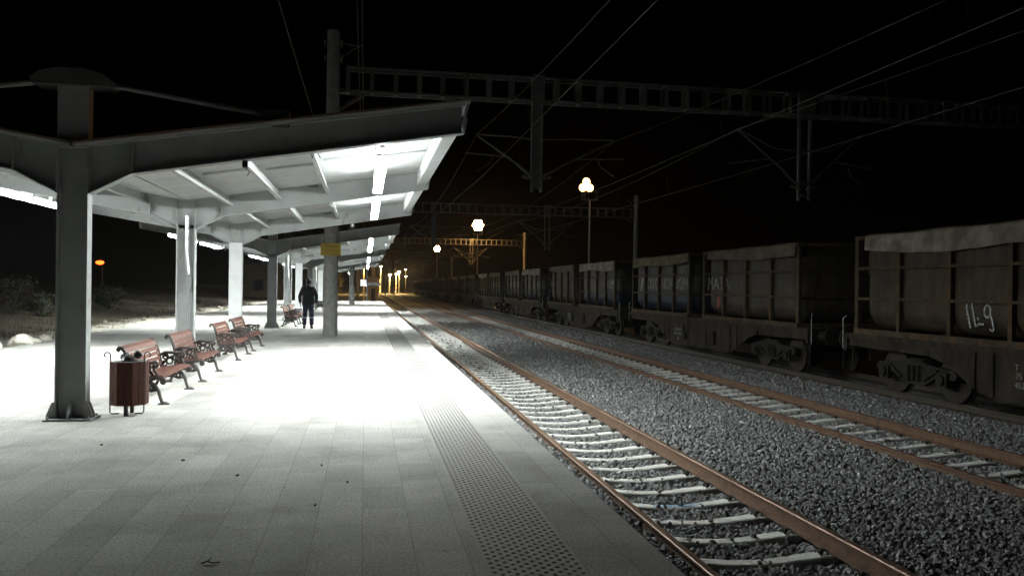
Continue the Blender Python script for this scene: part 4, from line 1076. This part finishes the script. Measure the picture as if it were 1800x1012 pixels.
# lit pillar and platform name board
tp = thing('pillar_building', 'narrow yellow lit pillar building past the platform end', 'building', (1.15,124,-0.9))
q = MB(); q.bb(-0.75,0.75,-0.8,0.8,0,3.6); q.bb(-0.85,0.85,-0.9,0.9,3.6,3.75); q.bb(-0.25,0.25,-0.4,0.4,3.75,5.2); q.build('wall', M['pale_post'], tp)
q = MB(); q.bb(-0.3,0.3,-0.83,-0.803,0.05,2.0); q.build('door', M['roof_tile'], tp)
nb = thing('name_board', 'dark station name board with a pale square on a post at the platform end', 'sign', (0.15,82.0,0))
q = MB(); q.tube([(0,0,0),(0,0,3.3)], 0.06, 8); q.build('post', M['gantry'], nb)
q = MB(); q.bb(0.07,1.35,-0.03,0.03,1.55,1.85); q.build('board', M['dark_metal'], nb)
q = MB(); q.bb(-0.62,-0.07,-0.03,0.03,1.5,2.1); q.build('square_plate', M['white_steel'], nb)
# ochre building behind the left side of the platform
ob = thing('station_building', 'long low ochre building with an orange door beyond the left of the platform', 'building', (-10.4,97,-0.6))
q = MB(); q.bb(-3.1,6.2,0,7,0,4.4); q.build('wall', M['render_wall'], ob)
q = MB(); q.prism([(-3.5,4.401),(6.6,4.401),(5.6,5.3),(-2.5,5.3)], -0.4, 7.4); q.build('roof', M['roof_tile'], ob)
for x in (-1.6,3.9):
    q = MB(); q.bb(x-0.55,x+0.55,-0.04,-0.005,1.4,2.7); w_ = q.build('window', M['roof_tile'], ob)
    q = MB(); q.bb(x-0.46,x+0.46,-0.055,-0.042,1.48,2.62); q.bb(x-0.46,x+0.46,-0.055,-0.043,1.48,1.5); q.build('pane', M['glass_dark'], w_)
q = MB(); q.bb(0.1,1.2,-0.05,-0.005,0.0,2.5); dr = q.build('door', M['door_orange'], ob)
q = MB(); q.tube([(1.05,-0.06,1.1),(1.05,-0.1,1.1),(0.93,-0.1,1.1)], 0.015, 6); q.build('handle', M['galv'], dr)

# ------------------------------------------------------------------ vegetation, rocks
def leaves(n, rx, ry, rz, c, size, rs, clumps=9):
    """leaf quads scattered through clumps of a crown"""
    r_ = np.random.default_rng(rs)
    cc = r_.normal(size=(clumps,3)); cc /= np.linalg.norm(cc,axis=1)[:,None]; cc *= r_.uniform(0.25,0.85,(clumps,1))
    which = r_.integers(0,clumps,n)
    p = cc[which]+r_.normal(size=(n,3))*0.20
    p = p*np.array([rx,ry,rz])+np.array(c)
    a = r_.normal(size=(n,3)); a /= np.linalg.norm(a,axis=1)[:,None]
    b = np.cross(a, r_.normal(size=(n,3))); b /= np.linalg.norm(b,axis=1)[:,None]
    s = size*r_.uniform(0.6,1.4,(n,1))
    V = np.stack([p-a*s*0.5, p+b*s*0.28, p+a*s*0.5, p-b*s*0.28],1).reshape(-1,3)
    F = np.arange(n*4).reshape(n,4)
    return V, F
def shrub(name, x, y, r, h, m, seed, label, cat, group, n=1400):
    z = float(ground_z(x,y))-0.03
    root = thing(name, label, cat, (x,y,z), group)
    V, F = leaves(n, r, r, h*0.5, (0,0,h*0.52), 0.10, seed, 8); V[:,2] = np.maximum(V[:,2], 0.02)
    np_obj('foliage', V, F, m, root)
    q = MB(); rr = random.Random(seed)
    for k in range(6):
        a = rr.uniform(0,2*PI); q.tube([(0,0,0),(r*0.25*math.cos(a),r*0.25*math.sin(a),h*0.4),(r*0.5*math.cos(a+.3),r*0.5*math.sin(a+.3),h*0.75)], [0.02,0.014,0.007], 5)
    q.build('stem', M['bark'], root)
for k,(x,y,r,h) in enumerate(((-12.4,26,0.8,0.9),(-14.0,30,1.1,1.2),(-13.0,36,0.8,0.9),(-15.6,40,1.3,1.5),(-13.6,47,0.9,1.0),(-17.0,33,1.4,1.6),(-15.5,24,1.0,1.1),(-18.8,46,1.5,1.7),(-16,56,1.2,1.3),(-12.6,62,0.8,0.8))):
    shrub('shrub', x, y, r, h, M['leaf_dry'] if k%2 else M['leaf'], 50+k, 'low dark shrub on the rough ground left of the platform', 'shrub', 'shrubs on the rough ground')
def tree(x, y, h, cr, m, seed, label, n, leaf=0.16, group=None, zb=None):
    z = float(ground_z(x,y))-0.05 if zb is None else zb
    root = thing('tree', label, 'tree', (x,y,z), group); rr = random.Random(seed)
    q = MB(); q.tube([(0,0,0),(0.05,0.02,h*0.25),(-0.04,0.06,h*0.5),(0.05,0,h*0.8)], [h*0.028,h*0.022,h*0.014,h*0.005], 8)
    for k in range(9):
        a = rr.uniform(0,2*PI); z0 = h*rr.uniform(0.28,0.6); l = cr*rr.uniform(0.5,0.95)
        q.tube([(0,0,z0),(l*0.5*math.cos(a),l*0.5*math.sin(a),z0+h*0.10),(l*math.cos(a),l*math.sin(a),z0+h*0.20)], [h*0.011,h*0.007,h*0.003], 6)
    q.build('trunk', M['bark'], root)
    V, F = leaves(n, cr, cr, h*0.34, (0,0,h*0.66), leaf, seed, 22); np_obj('crown', V, F, m, root)
tree(-3.9, 106, 4.6, 1.5, M['leaf_y'], 5, 'yellow lit young tree just beyond the platform behind the concrete mast', 1800, 0.2, None, -0.6)
tree(-13.5, 17.5, 9.0, 3.2, M['leaf'], 8, 'tall dark tree in the upper left beyond the canopy roof', 6000, 0.2)
rocks = [((-8.55,20.9),0.27,'leftmost pale boulder of the four at the paving edge'),((-8.30,21.9),0.30,'largest pale boulder of the four at the paving edge'),((-8.42,22.9),0.22,'third pale boulder from the left at the paving edge'),((-8.40,23.7),0.19,'rightmost pale boulder of the four, next to the near column')]
def rock_mesh(r, seed):
    rr = random.Random(seed); bm = bmesh.new(); bmesh.ops.create_icosphere(bm, subdivisions=3, radius=1)
    dirs = [Vector((rr.gauss(0,1),rr.gauss(0,1),rr.gauss(0,1))).normalized() for _ in range(11)]
    sx,sy,sz = rr.uniform(0.9,1.2),rr.uniform(0.85,1.1),rr.uniform(0.7,0.95)
    vs = []
    for v in bm.verts:
        p = v.co.copy(); s = 1.0
        for d in dirs:
            t = p.dot(d)
            if t > 0.78: p -= d*(t-0.78)
        p *= 1+0.05*math.sin(p.x*9+seed)+0.05*math.sin(p.y*13+p.z*7)+rr.uniform(-0.015,0.015)
        vs.append((p.x*r*sx, p.y*r*sy, p.z*r*sz))
    fs = [[v.index for v in f.verts] for f in bm.faces]; bm.free()
    return MB().add(vs, fs)
for k,((x,y),r,l) in enumerate(rocks):
    tag(rock_mesh(r, 20+k).build('boulder', M['rock'], loc=(x,y,float(ground_z(x,y))+r*0.45), smooth=False), l, 'boulder', 'pale boulders at the paving edge')
rub = random.Random(3)
for k in range(26):
    y = rub.uniform(18,75); x = -8.5-abs(rub.gauss(0,0.9)); r = rub.uniform(0.05,0.16)
    tag(rock_mesh(r, 60+k).build('rubble_stone', M['rubble'], loc=(x,y,float(ground_z(x,y))+r*0.3), smooth=True), 'small rubble stone on the sandy strip left of the paving', 'stone', 'rubble stones along the paving edge')
# dry grass
r_ = np.random.default_rng(11); n = 26000
gx = -8.7-np.abs(r_.normal(size=n))*4.5; gy = r_.uniform(12,75,n)
cl = vnoise(gx,gy,0.9,7); keep = (cl > -0.1+0.5*(gx>-10)); gx, gy = gx[keep], gy[keep]; n = len(gx)
gz = ground_z(gx,gy); a = r_.uniform(0,2*PI,n); hh = r_.uniform(0.08,0.28,n); ln = r_.normal(size=(n,2))*0.08
b0 = np.stack([gx-0.006*np.cos(a),gy-0.006*np.sin(a),gz-0.02],1); b1 = np.stack([gx+0.006*np.cos(a),gy+0.006*np.sin(a),gz-0.02],1)
tp_ = np.stack([gx+ln[:,0],gy+ln[:,1],gz+hh],1)
V = np.stack([b0,b1,tp_],1).reshape(-1,3); F = np.arange(n*3).reshape(n,3)
tag(np_obj('dry_grass', V, F, M['leaf_dry']), 'dry grass and weeds on the rough ground left of the platform', 'grass', kind='stuff')

# ------------------------------------------------------------------ person walking away
def skin_part(name, verts, edges, radii, m, parent, root_i=0, sub=2):
    me = bpy.data.meshes.new(name); me.from_pydata(verts, edges, []); 
    o = bpy.data.objects.new(name, me); C.objects.link(o)
    md = o.modifiers.new('skin','SKIN'); md.use_smooth_shade = True
    for i, r in enumerate(radii):
        v = me.skin_vertices[0].data[i]; v.radius = (r, r) if not isinstance(r, tuple) else r; v.use_root = (i == root_i)
    sd = o.modifiers.new('sub','SUBSURF'); sd.levels = sub; sd.render_levels = sub
    bpy.context.view_layer.update()
    me2 = bpy.data.meshes.new_from_object(o.evaluated_get(bpy.context.evaluated_depsgraph_get()))
    bpy.data.objects.remove(o); me2.name = name; me2.materials.clear(); me2.materials.append(m)
    me2.polygons.foreach_set('use_smooth',[True]*len(me2.polygons))
    o = bpy.data.objects.new(name, me2); C.objects.link(o); o.parent = parent
    return o
pr = thing('person', 'person in a dark jacket and navy trousers with reflective bands walking on the platform', 'person', (-1.98,29.8,0))
# joints (x right, y forward/away)
pel=(0,0,0.93); wa=(0,0.0,1.08); ch_=(0,0.01,1.30); nk=(0,0.0,1.47); hd=(0,0.02,1.60); tp2=(0,0.015,1.70)
Ls=(-0.19,0,1.42); Le=(-0.285,-0.03,1.14); Lw=(-0.275,0.05,0.90); Lh=(-0.27,0.07,0.82)
Rs=(0.19,0,1.42); Re=(0.275,-0.04,1.14); Rw=(0.255,0.02,0.90); Rh=(0.25,0.045,0.82)
Lhip=(-0.10,0,0.90); Lk=(-0.115,0.05,0.50); La=(-0.125,-0.06,0.10); Lt=(-0.135,0.08,0.035)
Rhip=(0.10,0,0.90); Rk=(0.115,0.07,0.50); Ra=(0.12,0.10,0.09); Rt=(0.135,0.25,0.035)
vv = [pel,wa,ch_,nk,hd,tp2,Ls,Le,Lw,Lh,Rs,Re,Rw,Rh,Lhip,Lk,La,Lt,Rhip,Rk,Ra,Rt]
ee = [(0,1),(1,2),(2,3),(3,4),(4,5),(2,6),(6,7),(7,8),(8,9),(2,10),(10,11),(11,12),(12,13),(0,14),(14,15),(15,16),(16,17),(0,18),(18,19),(19,20),(20,21)]
rr_ = [0.13,0.12,0.13,0.055,0.088,0.07,0.06,0.042,0.028,0.034,0.06,0.042,0.028,0.034,0.085,0.055,0.038,0.03,0.085,0.055,0.038,0.03]
for (hx,hy,hz), hi, sgn in ((Lh,9,1),(Rh,13,-1)):
    for j,(dx,dy,ln) in enumerate(((0.0,0.028,0.075),(0.0,0.010,0.085),(0.0,-0.008,0.08),(0.0,-0.026,0.062))):
        b = len(vv); vv += [(hx+sgn*0.004,hy+dy,hz-0.035),(hx+sgn*0.010,hy+dy+0.004,hz-0.035-ln*0.5),(hx+sgn*0.022,hy+dy+0.006,hz-0.035-ln)]
        ee += [(hi,b),(b,b+1),(b+1,b+2)]; rr_ += [0.010,0.009,0.008]
    b = len(vv); vv += [(hx+sgn*0.012,hy+0.045,hz-0.005),(hx+sgn*0.02,hy+0.060,hz-0.045)]; ee += [(hi,b),(b,b+1)]; rr_ += [0.012,0.010]
body = skin_part('body', vv, ee, rr_, M['skin'], pr, 0, 1)
jv = [(0,0,0.80),(0,0,0.92),(0,0,1.08),(0,0.01,1.28),(0,0.0,1.42),(0,0.0,1.50), (-0.185,0,1.415),(-0.24,-0.01,1.28),(-0.292,-0.03,1.14),(-0.288,0.02,1.0),(-0.278,0.045,0.90),(0.185,0,1.415),(0.24,-0.015,1.28),(0.282,-0.04,1.14),(0.272,-0.005,1.0),(0.258,0.02,0.90)]
je = [(0,1),(1,2),(2,3),(3,4),(4,5),(4,6),(6,7),(7,8),(8,9),(9,10),(4,11),(11,12),(12,13),(13,14),(14,15)]
skin_part('jacket', jv, je, [(0.225,0.16),(0.225,0.165),(0.22,0.16),(0.23,0.165),(0.17,0.12),0.078,0.088,0.078,0.070,0.063,0.058,0.088,0.078,0.070,0.063,0.058], M['jacket'], pr, 2, 2)
tv_ = [(0,0,0.94),(-0.10,0,0.84),(-0.11,0.03,0.66),(-0.115,0.05,0.50),(-0.12,0.0,0.30),(-0.125,-0.05,0.11),(0.10,0,0.84),(0.11,0.04,0.66),(0.115,0.07,0.50),(0.118,0.085,0.30),(0.12,0.10,0.10)]
te_ = [(0,1),(1,2),(2,3),(3,4),(4,5),(0,6),(6,7),(7,8),(8,9),(9,10)]
trs = skin_part('trousers', tv_, te_, [0.155,0.110,0.098,0.086,0.083,0.078,0.110,0.098,0.086,0.083,0.078], M['trousers'], pr, 0, 2)
q = MB()
for (cx_,cy_,cz_,t) in ((-0.118,0.015,0.385,0.05),(0.117,0.079,0.385,-0.02)):
    q.tube([(cx_,cy_+t*0.025,cz_-0.025),(cx_,cy_-t*0.025,cz_+0.025)], 0.088, 16)
q.build('reflective_band', M['band'], trs)
q = MB()
for s_, (ax,ay,az), (tx,ty,tz), up in ((-1,La,Lt,0.05),(1,Ra,Rt,0.0)):
    q.tube([(ax,ay-0.06,az-0.03+up*0.5),(ax,ay,az-0.035),(ax+s_*0.008,ay+0.08,0.045),(tx,ty,0.035),(tx+s_*0.004,ty+0.04,0.03)], [0.042,0.05,0.046,0.042,0.025], 10)
q.build('shoes', M['shoe'], pr, smooth=True)
q = MB(); q.tube([(0,-0.005,1.44),(0,-0.02,1.50),(0,-0.015,1.545)], [0.115,0.10,0.085], 14); q.build('hood', M['jacket'], pr, smooth=True)
bm = bmesh.new(); bmesh.ops.create_icosphere(bm, subdivisions=3, radius=1.0); q = MB()
vs = [(v.co.x*0.098, 0.012+v.co.y*0.112, 1.655+v.co.z*(0.118 if v.co.z>0 else (0.12 if v.co.y<0.25 else 0.02))) for v in bm.verts]
q.add(vs, [[v.index for v in f.verts] for f in bm.faces]); bm.free(); q.build('hair', M['hair'], pr, smooth=True)

# ------------------------------------------------------------------ night air
hz = MB(); hz.bb(-120,120,-8,330,-3.5,14)
hm = bpy.data.materials.new('night_air'); hm.use_nodes = True; hnt = hm.node_tree; hnt.nodes.clear()
ho = hnt.nodes.new('ShaderNodeOutputMaterial'); pv = hnt.nodes.new('ShaderNodeVolumePrincipled')
pv.inputs['Color'].default_value = (0.9,0.9,0.9,1); pv.inputs['Density'].default_value = HAZE; pv.inputs['Anisotropy'].default_value = 0.5
hnt.links.new(pv.outputs[0], ho.inputs['Volume'])
tag(hz.build('haze', hm), 'thin misty night air hanging over the whole station', 'haze', kind='stuff')

# ------------------------------------------------------------------ world, camera, render settings
w = bpy.data.worlds.new('World'); sc.world = w; w.use_nodes = True
nt = w.node_tree; bg = nt.nodes['Background']
sky = nt.nodes.new('ShaderNodeTexSky'); sky.sky_type = 'NISHITA'; sky.sun_disc = False
sky.sun_elevation = math.radians(-6.0); sky.sun_rotation = math.radians(180)
nt.links.new(sky.outputs['Color'], bg.inputs['Color']); bg.inputs['Strength'].default_value = 0.01

cam = bpy.data.cameras.new('camera'); co = bpy.data.objects.new('camera', cam); C.objects.link(co); sc.camera = co
cam.sensor_width = 36.0; cam.lens = 36.0*1440/1800; cam.clip_end = 4000; cam.clip_start = 0.05
yaw, roll, pitch = math.radians(10.15), math.radians(0.7), math.radians(-0.05)
Rm = Matrix.Rotation(-yaw,3,'Z') @ Matrix.Rotation(pitch,3,'X') @ Matrix.Rotation(PI/2,3,'X') @ Matrix.Rotation(roll,3,'Z')
co.rotation_euler = Rm.to_euler(); co.location = (0,0,1.55)
vs_ = sc.view_settings; vs_.view_transform = 'Standard'; vs_.look = 'None'; vs_.exposure = 0; vs_.gamma = 1; vs_.use_curve_mapping = False
cy = sc.cycles
cy.max_bounces = 6; cy.diffuse_bounces = 4; cy.glossy_bounces = 3; cy.transmission_bounces = 2
cy.sample_clamp_indirect = 4.0; cy.use_denoising = True
cy.caustics_reflective = False; cy.caustics_refractive = False
